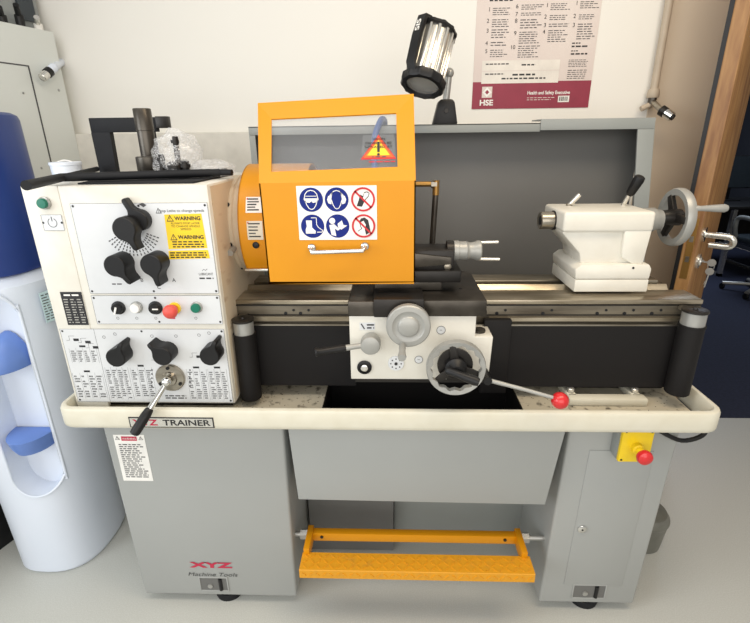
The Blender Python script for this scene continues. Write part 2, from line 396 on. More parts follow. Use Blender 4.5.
m = MB(); m.box(XL+.012, XR-.018, .115, .14, .232, .262, yellow, .003); m.box(XL+.004, XL+.022, .05, .145, .225, .268, yellow, .002); m.box(XR-.026, XR-.008, .05, .145, .225, .268, yellow, .002)
for x in (XL+.05, XR-.06): m.cyl((x, .1155, .25), (x, .112, .25), .005, blacksteel)
m.build('step_frame', sp)
for s, x in ((-1, XL+.004), (1, XR-.008)):
    m = MB(); m.cyl((x, .125, .25), (x+s*.022, .125, .25), .016, alu, seg=6); m.cyl((x+s*.02, .125, .25), (x+s*(.078 if s > 0 else .05), .125, .25), .008, alu); m.build('step_pivot_bolt', sp, 'zinc pivot bolt')
# ---- tray
tr = MB(); TX, TY, TZ = .85, .64, .776
rings = []
for o, z in ((.006, .717), (.001, .722), (0, .730), (.0, .766), (.003, .773), (.009, .776), (.015, .775), (.019, .769), (.024, .735), (.024, .724)):
    rings.append([V((x, y, z)) for x, y in rrect(-TX, TX, 0, TY, .045, o)])
tr.loft(rings, traym, caps=False)
H = [-.163, .372, .026, .25]
for (x0, x1, y0, y1) in ((-.81, H[0], .02, .62), (H[1], .81, .02, .62), (H[0], H[1], H[3], .62)): tr.box(x0, x1, y0, y1, .724, .735, trayfl)
trayo = tr.build('chip_tray', L, 'cream drip tray with a raised lip')
m = MB(); z0 = .6
for (x0, x1, y0, y1) in ((H[0]-.002, H[0]+.002, .068, H[3]), (H[1]-.002, H[1]+.002, .068, H[3])): m.box(x0, x1, y0, y1, z0, .735, blacksteel)
m.box(H[0], H[1], .067, .07, z0, .734, curtain); m.box(H[0], H[1], H[3]-.003, H[3], z0, .735, curtain); m.box(H[0], H[1], .067, H[3], z0-.003, z0, curtain)
m.box(H[0], H[1], .024, .07, .724, .7345, curtain)
m.build('chip_chute', trayo, 'black chip chute opening')
k = wplane(-.0002)
def T0(px, py): p = at(px, py, 0); return p.x, p.z
xa, za = T0(131, 429.5); xb, zb_ = T0(213, 416.5); za, zb_ = .7235, .7545
k.slab(xa, za, xb, zb_, ink, .0008); k.rect(xa+.003, za+.003, xb-.003, zb_-.003, alul, 2.0)
w = xb-xa; zc = (za+zb_)/2
k.text('XYZ', xa+.19*w, zc, .0165, redink, 2.6, width=.30*w, bold=.03); k.text('TRAINER', xa+.68*w, zc, .0165, ink, 2.6, width=.56*w, bold=.02)
k.build('name_plate', trayo, 'silver plate with red and black lettering')
# swarf specks
m = MB()
for i in range(260):
    r_ = random.random()
    x = random.choice([random.uniform(-.40, -.17), random.uniform(.39, .80), random.uniform(-.40, -.33)]); y = random.uniform(.03, .2)
    s_ = random.uniform(.0008, .0025); a = random.uniform(0, PI)
    P = [V((x+s_*math.cos(a+q), y+s_*math.sin(a+q)*.6, .7352)) for q in (0, 2.1, 4.2)]
    m.loft([P, [p+V((0, 0, .0008)) for p in P]], blacksteel, smooth=False)
m.build('swarf', trayo, 'scattered metal swarf', 'stuff')
# ---- headstock
hs = MB(); HX0, HX1, HY0, HY1, HZ0, HZ1 = -.82, -.391, .055, .46, .762, 1.326
hs.box(HX0, HX1, HY0, HY1, HZ0, HZ1, cream, .004)
hs.box(HX0+.01, HX1-.02, .09, .44, .735, HZ0, blacksteel)
hs.box(HX1-.001, HX1+.0006, .07, .44, HZ0+.01, HZ1-.006, sidem)
hs.box(HX0, HX0+.085, HY0-.0015, HY0+.01, HZ0-.012, 1.326, cream, .001)
sc_ = True
hd = hs.build('headstock', L, 'cream headstock gearbox covered in knobs and charts')
YP = .0525
m = MB(); m.box(-.888, -.8205, .17, .45, .79, 1.3225, cream, .005); m.build('side_cover', hd, 'cream end cover on the left of the headstock')
def PL(name, x0, z0, x1, z1, screws=True):
    k = wplane(YP); k.slab(x0, z0, x1, z1, plate, .0002)
    k.lay = .0004
    k.frame(x0, z0, x1, z1, .0006, inkg, 1)
    if screws:
        for x in (x0+.006, (x0+x1)/2, x1-.006):
            for z in (z0+.006, z1-.006): k.disc(x, z, .0028, ink, 1.5, 12)
    return k
def AP(px, py): p = at(px, py, YP); return p.x, p.z
xa, _ = AP(83, 262); xb, _ = AP(216, 262)
xa = (AP(71, 204)[0]+AP(97, 327)[0])/2; xb = HX1-.004
zA1 = AP(140, 203)[1]; zA0 = AP(150, 293.5)[1]; zB1 = AP(150, 295.5)[1]; zB0 = AP(160, 324)[1]; zC1 = AP(150, 329)[1]; zC0 = AP(150, 402)[1]
k = PL('speed', xa, zA0, xb, zA1)
x, z = AP(178, 211); k.text('Stop Lathe to change speeds', x+.008, z, .006, ink, 1.5, width=.105)
x, z = AP(158.5, 211); warntri(k, x, z, .0075, ink, plate, 1.5)
# fan of speeds
cx, cz = AP(131, 228)
for i in range(17):
    a = math.radians(-152+i*8.2)
    for j in range(4):
        if i in (7, 8) and j < 1: continue
        r0 = .037+j*.008; ca, sa = math.cos(a), math.sin(a)
        k.line([(cx+r0*ca, cz+r0*sa), (cx+(r0+.0055)*ca, cz+(r0+.0055)*sa)], .0028, inkg, 1.5)
for t_, px, py in (('B', 142, 280), ('C', 159, 287), ('A', 174, 280)):
    x, z = AP(px, py); k.text(t_, x, z, .009, ink, 1.5)
x, z = AP(206, 274); k.text('LUBRICANT', x, z, .006, ink, 1.5, width=.034); k.micro(x-.017, z-.014, x+.017, z-.007, 1, ink, 1.5, 0); k.line([(x-.008, z+.008), (x-.004, z+.012), (x, z+.009), (x+.005, z+.013)], .001, inkg, 1.5)
x, z = AP(117, 284); k.micro(x-.012, z-.003, x+.012, z+.003, 1, inkg, 1.5, 0)
x, z = AP(139, 205.5); k.poly([(x, z+.003), (x+.01, z+.006), (x+.018, z+.001), (x+.01, z-.004)], inkg, 1.5)
k.build('speed_plate', hd, 'silver speed selection plate')
# yellow labels
k = wplane(YP-.0005); k.lay = .0004
def label(TL, TR, BR, BL):
    P = [AP(*q) for q in (BL, BR, TR, TL)]; k.poly(P, warny, 1); k.hexa([V((x, YP-.0002, z)) for x, z in P]+[V((x, YP-.0008, z)) for x, z in P], warny); return P
P = label((164.3, 214.5), (201.3, 213.5), (207.5, 248), (168.8, 249)); 
x0 = P[3][0]+.002; x1 = P[2][0]; z1 = P[3][1]; z0 = P[0][1]; hh = z1-z0; w = x1-x0
warntri(k, x0+.12*w, z1-.12*hh, .009, ink, warny, 2); k.text('WARNING', x0+.60*w, z1-.11*hh, .0085, ink, 2, width=.72*w, bold=.03)
for i, s_ in enumerate(('ALWAYS STOP LATHE', 'TO CHANGE SPINDLE', 'SPEED')): k.text(s_, x0+.52*w, z1-(.25+.085*i)*hh, .0048, ink, 2, width=(.8*w if i < 2 else .3*w))
warntri(k, x0+.14*w, z1-.66*hh, .009, ink, warny, 2); k.text('WARNING', x0+.62*w, z1-.65*hh, .0085, ink, 2, width=.72*w, bold=.03)
k.micro(x0+.08*w, z0+.03*hh, x1, z1-.75*hh, 3, ink, 2, .1, .5)
P = label((168.5, 250.8), (208, 249.8), (210, 258.2), (169.5, 259.2))
x0 = P[3][0]+.003; x1 = P[2][0]-.003; z1 = P[3][1]-.002; z0 = P[0][1]+.002; k.micro(x0, z0, x1, z1, 3, ink, 2, .08, .55)
k.build('warning_label', hd, 'yellow warning labels')
k = PL('buttons', xa, zB0, xb, zB1)
for px in (118, 137, 156, 173, 196):
    x, z = AP(px, 318.5)
    if px == 173: k.rect(x-.004, z-.001, x+.006, z+.003, redink, 1.5)
    else: k.ring(x, z+.001, .0035, .0008, ink, 1.5, 12)
k.build('button_plate', hd, 'silver plate behind the push buttons')
# lower feed chart
xl = AP(70, 365)[0]
xl = HX0+.006
k = PL('feeds', xl, zC0, xb, zC1)
Wd = xb-xl; Hh = zC1-zC0
def U(u): return xl+Wd*u
def Vv(v): return zC0+Hh*v
xm = (U(.21))
k.line([(xm, Vv(0)), (xm, Vv(1))], .0006, inkg, 1.5)
def grid(u0, u1, v0, v1, cols, rows, head=True):
    for c in range(cols):
        a = U(u0+(u1-u0)*(c+.12)/cols); b_ = U(u0+(u1-u0)*(c+.84)/cols)
        for r in range(rows):
            if random.random() < .06: continue
            z = Vv(v0+(v1-v0)*(r+.5)/rows); hh = Hh*(v1-v0)/rows
            n = random.choice((2, 3, 3, 4)); ww = (b_-a)/4
            for q in range(n): k.rect(a+q*ww, z-hh*.28, a+q*ww+ww*.68, z+hh*.28, inkg, 1.5)
    for c in range(cols+1):
        x = U(u0+(u1-u0)*c/cols-.002); k.rect(x-.0002, Vv(v0-.01), x+.0002, Vv(v1+.03), inkg, 1.4)
    if head:
        x = U((u0+u1)/2); k.rect(x-.008, Vv(v1+.04), x+.008, Vv(v1+.065), ink, 1.5)
grid(.03, .20, .56, .72, 4, 6); grid(.01, .20, .06, .38, 4, 9); grid(.225, .37, .05, .46, 4, 14); grid(.385, .52, .08, .46, 3, 13)
grid(.735, .86, .05, .44, 3, 13); grid(.87, .985, .05, .44, 3, 13)
for u, v in ((.06, .88), (.13, .85), (.17, .78), (.56, .62), (.80, .66)):
    k.line([(U(u)-.014, Vv(v)-.006), (U(u)-.006, Vv(v)-.006), (U(u)-.006, Vv(v)+.006), (U(u)+.008, Vv(v)+.006)], .0007, inkg, 1.5)
    k.rect(U(u)+.004, Vv(v)-.008, U(u)+.018, Vv(v)-.001, ink, 1.5)
for px, py in ((104, 337), (115, 334), (152, 336), (176, 336), (199, 335), (209, 333), (220, 336)):
    x, z = AP(px, py); k.ring(x, z, .004, .0009, inkg, 1.5, 12)
for sx in (-1, 1):
    for q in range(5):
        x, z = AP(171+sx*19, 370+q*4); k.rect(x-.002, z-.002, x+.002, z+.002, inkg, 1.5)
x, z = AP(176, 397); k.micro(x-.028, z-.006, x+.03, z+.007, 2, ink, 1.5, .05, .5)
k.build('feed_chart_plate', hd, 'silver plate printed with feed and thread charts')
# small left plates
k = wplane(.0528); k.lay = .0004
x0, z1 = AP(40.5, 214.8); x1, z0 = AP(64.5, 230.5); k.slab(x0, z0, x1+.001, z1, plate, .0004)
xc, zc = (x0+x1)/2, (z0+z1)/2; k.frame(x0, z0, x1+.001, z1, .0006, inkg, 2); k.ring(xc, zc, .011, .0013, ink, 2, 24, a0=PI/2+.5, a1=2.5*PI-.5); k.rect(xc-.0008, zc+.003, xc+.0008, zc+.014, ink, 2)
for s_ in (-1, 1): k.disc(xc+s_*.022, zc, .0026, ink, 2, 12)
k.build('power_symbol_plate', hd)
k = wplane(.0528); k.lay = .0004
x0, z1 = AP(62, 292); x1, z0 = AP(84.5, 325); x0 = AP(65, 308)[0]-.003; x1 = AP(84, 308)[0]+.002
k.slab(x0, z0, x1, z1, ink, .0004); k.micro(x0+.008, z1-.012, x1-.008, z1-.004, 1, white, 2, 0)
for c in range(3):
    k.micro(x0+.004+c*.017, z0+.004, x0+.017+c*.017, z1-.016, 10, alul, 2, .3, .42)
k.build('rating_plate', hd, 'black rating plate')
# knobs
def drop(cx, cz, r, ang, tip, tw=.25):
    """outline of a round knob with a pointer"""
    P = []; a = math.radians(ang); n = 30; gap = math.radians(33)
    ux, uz = math.cos(a), math.sin(a)
    def q(l, w_): P.append((cx+ux*l-uz*w_, cz+uz*l+ux*w_))
    for i in range(n+1):
        t_ = a+gap+(2*PI-2*gap)*i/n; P.append((cx+r*math.cos(t_), cz+r*math.sin(t_)))
    q(r*1.10, -r*.34); q(r*1.35, -r*.24); q(tip-.003, -r*tw*.85); q(tip, -r*tw*.5); q(tip, r*tw*.5); q(tip-.003, r*tw*.85); q(r*1.35, r*.24); q(r*1.10, r*.34)
    return P
def knobobj(name, tiers, label=None):
    m = MB()
    for (px, py, r, ang, tip, y0, y1) in tiers:
        c = at(px, py, y1)     # centre of the front face
        cx, cz = c.x, c.z
        base = drop(0, 0, r, ang, tip)
        L_ = [(1, y0), (1, y1+.004), (.97, y1+.0015), (.9, y1)]
        m.loft([[V((cx+x*s_, y, cz+z*s_)) for x, z in base] for s_, y in L_], black, smooth=False)
    return m.build(name, hd, label)
knobobj('selector_knob', [(137, 221, .024, 118, .055, YP, .03), (123.5, 229.5, .027, -68, .052, .03, .0)], 'large black two tier spindle speed knob')
knobobj('selector_knob', [(114, 266.5, .0255, -55, .052, YP, .008)])
knobobj('selector_knob', [(150.5, 265.5, .0255, -80, .052, YP, .008)])
knobobj('selector_knob', [(115, 358.5, .0245, 62, .045, YP, .012)])
knobobj('selector_knob', [(161.5, 357, .0245, 132, .045, YP, .012)])
knobobj('selector_knob', [(209, 357, .0245, 65, .045, YP, .012)])
def btn(name, px, py, r, prof, m_, label=None, bez=alu, extra=None):
    x, z = AP(px, py); m = MB()
    m.rev([(r*1.25, 0), (r*1.25, .004), (r*1.05, .006)], (x, YP, z), (0, -1, 0), bez, 28)
    m.rev([(r*a, h_) for a, h_ in prof], (x, YP, z), (0, -1, 0), m_, 28)
    if extra: extra(m, x, z)
    return m.build(name, hd, label)
flat = [(1, 0), (1, .012), (.9, .014), (.01, .0142)]
btn('push_button', 45, 203, .0115, flat, green, 'green push button')
btn('rotary_switch', 119, 307.5, .0135, [(1, 0), (1, .012), (.9, .014)], black, 'black rotary switch with white pointer', black, lambda m, x, z: m.hexa([V((x-.008, YP-.014, z-.012)), V((x-.004, YP-.014, z-.014)), V((x+.003, YP-.014, z+.004)), V((x-.001, YP-.014, z+.006)), V((x-.008, YP-.016, z-.012)), V((x-.004, YP-.016, z-.014)), V((x+.003, YP-.016, z+.004)), V((x-.001, YP-.016, z+.006))], white))
btn('push_button', 137, 307, .012, flat, white, 'white push button')
btn('rotary_switch', 156, 307.5, .0135, [(1, 0), (1, .012), (.9, .014)], black, 'black rotary switch', black, lambda m, x, z: m.box(x-.002, x+.012, YP-.016, YP-.014, z-.001, z+.002, white))
btn('emergency_button', 175, 308, .012, [(.8, 0), (.8, .016), (1.25, .018), (1.45, .026), (1.35, .033), (.9, .038), (.01, .040)], redsoft, 'red mushroom stop button on amber ring', warny)
btn('push_button', 197, 307, .0115, flat, green, 'green push button')
# gear lever
x, z = AP(171, 377); m = MB()
m.rev([(.038, 0), (.038, .006), (.036, .008), (.02, .009), (.018, .013), (.001, .0135)], (x, YP, z), (0, -1, 0), steel, 40)
for a in (90, 210, 330): m.rev([(.0045, 0), (.0045, .003)], (x+.03*math.cos(math.radians(a)), YP-.008, z+.03*math.sin(math.radians(a))), (0, -1, 0), black, 12)
hub = V((x, YP-.02, z)); tip = at(133.5, 435, -.055); mid = hub+(tip-hub)*.52
m.build('lever_boss', hd, 'round steel boss of the feed lever')
m = MB(); m.sph(hub-V((0, .006, 0)), .0125, chrome); m.cyl(hub, mid, .0065, chrome, .0075); d_ = (tip-mid).normalized()
m.rev([(.008, 0), (.0105, .004), (.0125, .02), (.0125, (tip-mid).length-.01), (.011, (tip-mid).length-.003), (.006, (tip-mid).length)], mid, d_, black, 24)
m.build('feed_lever', hd, 'steel lever with black grip')
# ---- spindle flange + amber drum
SY, SZ = .29, 1.2
m = MB(); m.rev([(.13, 0), (.13, .022), (.126, .026), (.126, .05), (.05, .052)], (HX1-.014, SY, SZ), (1, 0, 0), ringm, 56)
for a in (-165, -120, 150): m.rev([(.006, 0), (.006, .002)], (HX1-.001, SY+.1305*math.cos(math.radians(a)), SZ+.1305*math.sin(math.radians(a))), (0, math.cos(math.radians(a)), math.sin(math.radians(a))), black, 12)
m.cyl((HX1-.002+.008, .165, 1.155), (HX1-.002+.008, .135, 1.15), .008, alu)
m.build('spindle_flange', L, 'cream round spindle flange')
m = MB(); DR = .158; X0, X1 = HX1+.034, -.19; arc = []
for i in range(37):
    a = math.radians(-38+256*i/36); arc.append((SY-math.cos(a)*DR, SZ+math.sin(a)*DR))
def sheet(prof, x0, x1, mm, t=.003):
    c = (SY, SZ); P = list(prof); Q = [(c[0]+(y-c[0])*(1-t/DR), c[1]+(z-c[1])*(1-t/DR)) for y, z in P]
    m.loft([[V((x0, y, z)) for y, z in P+Q[::-1]], [V((x1, y, z)) for y, z in P+Q[::-1]]], mm, caps=False)
    for xx in (x0, x1):
        for i in range(len(P)-1): m._f([m.bm.verts.new(V((xx, *w_))) for w_ in (P[i], P[i+1], Q[i+1], Q[i])], mm)
arc = [p for p in arc]
sheet(arc, X0, X1, yellow)
side = [(SY-math.cos(math.radians(-38+256*i/36))*DR, SZ+math.sin(math.radians(-38+256*i/36))*DR) for i in range(37)]
inner = [(SY+(y-SY)*.80, SZ+(z-SZ)*.80) for y, z in side]
for i in range(36):
    m.loft([[V((X0, *side[i])), V((X0, *side[i+1])), V((X0, *inner[i+1])), V((X0, *inner[i]))], [V((X0+.003, *side[i])), V((X0+.003, *side[i+1])), V((X0+.003, *inner[i+1])), V((X0+.003, *inner[i]))]], yellow, smooth=False)
yb, zb2 = arc[0]; m.box(X0-.002, X1, yb-.008, yb+.02, zb2-.006, zb2, alul, .001)
drum = m.build('chuck_drum_guard', L, 'curved amber guard around the chuck')
# stickers curved on drum
def patch(x0, x1, z0, z1, off, mm, kk):
    n = 6; rows = []
    for i in range(n+1):
        z = z0+(z1-z0)*i/n; s_ = (z-SZ)/(DR+off); y = SY-math.sqrt(1-s_*s_)*(DR+off); rows.append([V((x0, y, z)), V((x1, y, z))])
    kk.loft(rows, mm, caps=False, closed=False)
kk = MB()
def DP(px, py): p = at(px, py, .135); return p.x, p.z
for (a, b_, c, d_) in ((243.5, 198, 262, 213), (246.5, 221, 264, 239.5)):
    x0, z1 = DP(a, b_); x1, z0 = DP(c, d_); patch(x0, x1, z0, z1, .0008, white if a < 245 else traym, kk)
    for i in range(5):
        zz = z0+(z1-z0)*(.15+.17*i); patch(x0+.004, x1-.006-random.random()*.012, zz, zz+.003, .0014, inkg if i % 2 else ink, kk)
    patch(x0+.002, x0+.005, z1-.006, z1-.002, .0014, redi, kk)
kk.build('guard_sticker', drum, 'white printed stickers')
m = MB(); x, z = DP(256, 245); m.rev([(.009, 0), (.008, .006), (.004, .008)], (x, .137, z), (0, -1, 0), black, 20); m.build('guard_knob', drum, 'small black screw')
m = MB(); m.rev([(.055, -.05), (.055, -.02), (.08, -.018), (.082, .05), (.078, .055), (.02, .056)], (-.25, SY, SZ), (1, 0, 0), darksteel, 40)
for a in (90, 210, 330):
    ca, sa = math.cos(math.radians(a)), math.sin(math.radians(a)); c = V((-.18, SY+.045*ca, SZ+.045*sa)); u = V((0, ca, sa))*.03; w_ = V((0, -sa, ca))*.011
    m.hexa([c-u-w_-V((.02, 0, 0)), c+u-w_-V((.02, 0, 0)), c+u+w_-V((.02, 0, 0)), c-u+w_-V((.02, 0, 0)), c-u-w_+V((.015, 0, 0)), c+u-w_+V((.015, 0, 0)), c+u+w_+V((.015, 0, 0)), c-u+w_+V((.015, 0, 0))], steel)
m.build('chuck', L, 'steel three jaw chuck')
# ---- amber hood with window
hb = MB(); F0 = V((-.277, .07, 1.326)); F1 = V((.077, .07, 1.329)); B0 = V((-.275, .07, 1.088)); B1 = V((.079, .07, 1.092))
T0_ = at(257.7, 103, .20); T1_ = at(413.7, 93.8, .20)
hn = (F1-F0).cross(T0_-F0).normalized()
if hn.y > 0: hn = -hn
Wc = [atp(*q, F0, hn) for q in ((271.2, 171.8), (397.6, 166.8), (396.2, 113), (271.5, 119))]
OC = [F0, F1, T1_, T0_]
for i in range(4):
    j = (i+1) % 4; q = [OC[i], OC[j], Wc[j], Wc[i]]; hb.hexa([p for p in q]+[p-hn*.004 for p in q], yellow)
hb.hexa([B0, B1, B1+V((0, .004, 0)), B0+V((0, .004, 0)), F0, F1, F1+V((0, .004, 0)), F0+V((0, .004, 0))], yellow)
for s_, (Bc, Fc, Tc) in ((1, (B0, F0, T0_)), (-1, (B1, F1, T1_))):
    x = Fc.x; pr = [(Bc.x, .07, Bc.z), (Fc.x, .07, Fc.z), (Fc.x, .13, 1.355 if s_ > 0 else 1.40), (Bc.x, .16, 1.34), (Bc.x, .16, Bc.z+.03)]
    P = [V(p) for p in pr]; hb.loft([P, [p+V((s_*.003, 0, 0)) for p in P]], yellow, smooth=False)
tb = T0_+V((0, .10, 0)); tc_ = T1_+V((0, .10, 0)); hb.hexa([T0_, T1_, tc_, tb, T0_-V((0, 0, .004)), T1_-V((0, 0, .004)), tc_-V((0, 0, .004)), tb-V((0, 0, .004))], yellow)
hb.box(B0.x+.002, B1.x-.002, .07, .085, 1.088, 1.094, yellow)
hood = hb.build('chuck_hood', L, 'amber hinged hood with clear window')
m = MB(); q = [p-hn*.006 for p in Wc]; ce = sum(q, V((0, 0, 0)))/4; q = [ce+(p-ce)*1.06 for p in q]; m.hexa(q+[p-hn*.003 for p in q], clearp); m.build('window_pane', hood, 'clear plastic window')
# warning triangle on window
uu = (F1-F0).normalized(); vv = (T0_-F0); vv = (vv-uu*vv.dot(uu)).normalized()
o_ = atp(378.5, 148, F0-hn*.005, hn); k = Ink(o_, uu, vv, .0005)
if k.n.dot(hn) < 0: k.n = -k.n
s_ = .042
k.poly([(-.04, -.034), (.04, -.034), (.036, .035), (-.036, .035)], clearp, .5)
k.poly([(0, s_*.85), (-s_*.98, -s_*.72), (s_*.98, -s_*.72)], redi, 1); k.poly([(0, s_*.72), (-s_*.85, -s_*.62), (s_*.85, -s_*.62)], orange, 2); k.poly([(0, s_*.5), (-s_*.62, -s_*.48), (s_*.62, -s_*.48)], warny, 2.5)
k.text('VISION', 0, .023, .006, ink, 4, width=.03, bold=.02); k.text('PANEL TO BE', 0, .012, .006, ink, 4, width=.06, bold=.02); k.text('REPLACED AT', 0, .002, .006, ink, 4, width=.064, bold=.02)
k.rect(-.003, -.012, .003, .016, ink, 3.5); k.disc(0, -.018, .0035, ink, 3.5, 14); k.micro(-.016, -.027, .018, -.021, 1, inkg, 3, 0); k.micro(-.022, -.04, .04, -.034, 1, redi, 2, 0)
k.build('window_sticker', hood, 'orange triangle warning sticker on the window')
# safety sign
k = wplane(.0695); k.lay = .0004
def HP(px, py): p = at(px, py, .069); return p.x, p.z
P = [HP(299.8, 241), HP(377, 238.6), HP(376.7, 184), HP(295.8, 187.3)]
x0 = (P[0][0]+P[3][0])/2; x1 = (P[1][0]+P[2][0])/2; z0 = (P[0][1]+P[1][1])/2; z1 = (P[2][1]+P[3][1])/2
k.slab(x0, z0, x1, z1, white, .0004)
R = .0272; cols = [x0+(x1-x0)*t_ for t_ in (.18, .5, .83)]; rows = [z0+(z1-z0)*.75, z0+(z1-z0)*.26]
def SP(cx, cz): return lambda pts: [(cx+x*R, cz+y*R) for x, y in pts]
c = (cols[0], rows[0]); f = SP(*c); k.disc(*c, R, bluei, 2)
hd_ = [(.0, -.8), (-.2, -.72), (-.38, -.45), (-.5, -.1), (-.6, .05), (-.55, .2), (-.5, .45), (-.3, .7), (0, .78), (.3, .7), (.5, .45), (.55, .2), (.6, .05), (.5, -.1), (.38, -.45), (.2, -.72), (0, -.8)]
k.line(f(hd_), R*.07, white, 3); k.poly(f([(-.55, .12), (.55, .12), (.5, -.2), (.12, -.25), (0, -.1), (-.12, -.25), (-.5, -.2)]), white, 3); 
k.line(f([(-.46, .3), (.46, .3)]), R*.05, white, 3)
c = (cols[1], rows[0]); f = SP(*c); k.disc(*c, R, bluei, 2); k.ring(*c, R*.68, R*.1, white, 3, 24, 0.1, PI-.1); k.poly(f([(x*.9, y) for x, y in hd_[:-1]]), white, 3); k.poly(f([(x*.75, y*.92) for x, y in hd_[:-1]]), bluei, 3.6)
for s_ in (-1, 1): k.poly(f([(s_*.42, .35), (s_*.7, .3), (s_*.8, 0), (s_*.7, -.3), (s_*.45, -.38)]), white, 4)
def noring(c):
    k.ring(*c, R, R*.16, redi, 5); a = .68; k.line([(c[0]-R*a, c[1]+R*a), (c[0]+R*a, c[1]-R*a)], R*.15, redi, 5)
c = (cols[2], rows[0]); f = SP(*c); k.disc(*c, R*.95, white, 2); k.poly(f([(-.55, -.55), (-.1, -.6), (.12, -.15), (.05, .25), (-.25, .4), (-.35, 0)]), ink, 3)
k.poly(f([(-.05, .1), (.1, -.15), (.45, .2), (.55, .5), (.35, .65), (.1, .6)]), inkg, 3.3); k.poly(f([(.0, .1), (.1, -.05), (.4, .25), (.48, .48), (.33, .57), (.12, .52)]), white, 3.8); noring(c)
c = (cols[0], rows[1]); f = SP(*c); k.disc(*c, R, bluei, 2)
k.poly(f([(-.55, .5), (-.05, .5), (-.05, -.1), (.25, -.4), (.22, -.62), (-.6, -.62), (-.62, -.3), (-.5, 0)]), white, 3)
k.line(f([(-.1, .72), (.35, .72), (.35, .15), (.5, -.1), (.85, -.35), (.8, -.5), (.35, -.5)]), R*.06, white, 3)
c = (cols[1], rows[1]); f = SP(*c); k.disc(*c, R, bluei, 2); k.disc(c[0]-.45*R, c[1]+.45*R, R*.26, white, 3, 20)
k.poly(f([(-.72, .1), (-.3, .18), (.05, -.15), (.4, .0), (.35, -.15), (.0, -.38), (-.25, -.2), (-.15, -.85), (-.55, -.75)]), white, 3)
k.poly(f([(.0, .2), (.38, .5), (.5, .1), (.82, .05), (.3, -.3), (.05, -.1)]), white, 3.5)
c = (cols[2], rows[1]); f = SP(*c); k.disc(*c, R*.95, white, 2)
k.poly(f([(-.3, .1), (-.4, .35), (-.2, .65), (.1, .72), (.4, .5), (.5, 0), (.6, -.5), (.2, -.75), (.1, -.3), (.2, .1), (0, .45), (-.2, .35)]), ink, 3)
k.line(f([(-.2, .3), (-.3, 0), (-.15, -.2), (-.5, -.45)]), R*.05, ink, 3); noring(c)
k.build('safety_sign', hood, 'white sign with six round blue and red safety symbols')
m = MB(); a = at(312, 247.5, .069); c = at(365, 246, .069)
m.rev([(.009, 0), (.009, .004), (.006, .006)], a, (0, -1, 0), chrome); m.rev([(.009, 0), (.009, .004), (.006, .006)], c, (0, -1, 0), chrome)
m.tube([a, a+V((0, -.022, -.001)), a+V((.004, -.028, -.004)), a+V((.012, -.03, -.005)), c+V((-.012, -.03, -.005)), c+V((-.004, -.028, -.004)), c+V((0, -.022, -.001)), c], .0048, chrome, 12)
m.build('hood_handle', hood, 'chrome bar handle')
# ---- bed
bz = 1.02; bx1 = .822
m = MB()
m.box(HX1+.0, bx1, .152, .235, .955, bz-.012, waydk, .002); m.box(HX1, bx1, .325, .40, .955, bz-.012, waydk, .002)
m.box(HX1, bx1, .148, .236, bz-.012, bz, wayst, .002); m.box(HX1, bx1-.02, .33, .395, bz-.012, bz, wayst, .002)
m.prism([(.25, bz-.014), (.27, bz+.006), (.29, bz-.014)], HX1, bx1-.03, wayst, 'x')
m.box(HX1, bx1-.01, .16, .39, .80, .955, waydk, .003); m.box(HX1, bx1-.02, .236, .33, .955, .985, blacksteel)
for x in (-.26, -.22, .30, .42, .56, .63, .70, .78):
    m.rev([(.0045, 0), (.0045, .0015)], (x, .152, .982), (0, -1, 0), black, 12); m.rev([(.0035, 0), (.0035, .0015)], (x+.022, .152, .991), (0, -1, 0), black, 12)
m.box(HX1, -.06, .145, .153, .962, .975, wayst); m.box(.28, .80, .145, .153, .962, .972, wayst)
m.box(-.66, -.40, .15, .40, .735, .80, waydk)
m.box(.52, .80, .20, .38, .735, .80, blacksteel)
m.box(HX1, bx1-.003, .1475, .15, 1.004, 1.0075, blacksteel); m.box(HX1, bx1-.006, .1505, .153, .976, .979, blacksteel)
bed = m.build('lathe_bed', L, 'ground steel lathe bed with two ways')
m = MB(); a = atz(566, 390, .765); c = atz(648, 399, .765)
m.box(a.x, c.x+.01, .098, .13, .735, .757, traym, .005); 
for px in (572, 636): q = atz(px, 389, .77); m.box(q.x-.012, q.x+.012, .12, .2, .735, .757, traym, .002); m.cyl((q.x, .137, .756), (q.x, .137, .770), .010, alul, seg=12, ch=.002)
m.build('bed_foot', bed, 'cream bolted foot bar')
# curtains + rollers
m = MB(); m.box(-.345, -.076, .138, .142, .772, .952, curtain); m.box(-.345, -.076, .137, .143, .952, .956, steel); m.build('screw_cover', L, 'black leadscrew curtain left of the apron')
m = MB(); m.box(.33, .782, .138, .142, .772, .952, curtain); m.box(.33, .77, .137, .143, .952, .956, steel); m.build('screw_cover', L, 'black leadscrew curtain right of the apron')
m = MB(); m.box(.262, .333, .118, .137, .762, .975, curtain, .002); m.build('curtain_bracket', L, 'black end bracket of the curtain')
def roller(x, y, r, zt_, zb__, lab):
    m = MB(); m.rev([(r*.9, 0), (r, .003), (r, (zt_-zb__)-.045)], (x, y, zb__), (0, 0, 1), curtain, 32)
    m.rev([(r*1.04, zt_-.045-zb__), (r*1.04, zt_-.04-zb__)], (x, y, zb__), (0, 0, 1), curtain, 32)
    m.rev([(r*.93, zt_-.042-zb__), (r*.93, zt_-zb__-.006)], (x, y, zb__), (0, 0, 1), alu, 32)
    m.rev([(r*1.02, zt_-zb__-.006), (r*1.02, zt_-zb__-.001), (r*.9, zt_-zb__), (.006, zt_-zb__), (.005, zt_-zb__+.004)], (x, y, zb__), (0, 0, 1), blacksteel, 32)
    m.box(x-.02, x+.0, y, .15, zt_-.012, zt_-.002, steel); m.build('curtain_roller', L, lab)
roller(.783, .112, .030, 1.008, .772, 'black curtain roller at the tailstock end'); roller(-.362, .105, .028, .985, .752, 'black curtain roller beside the headstock')
m = MB(); 
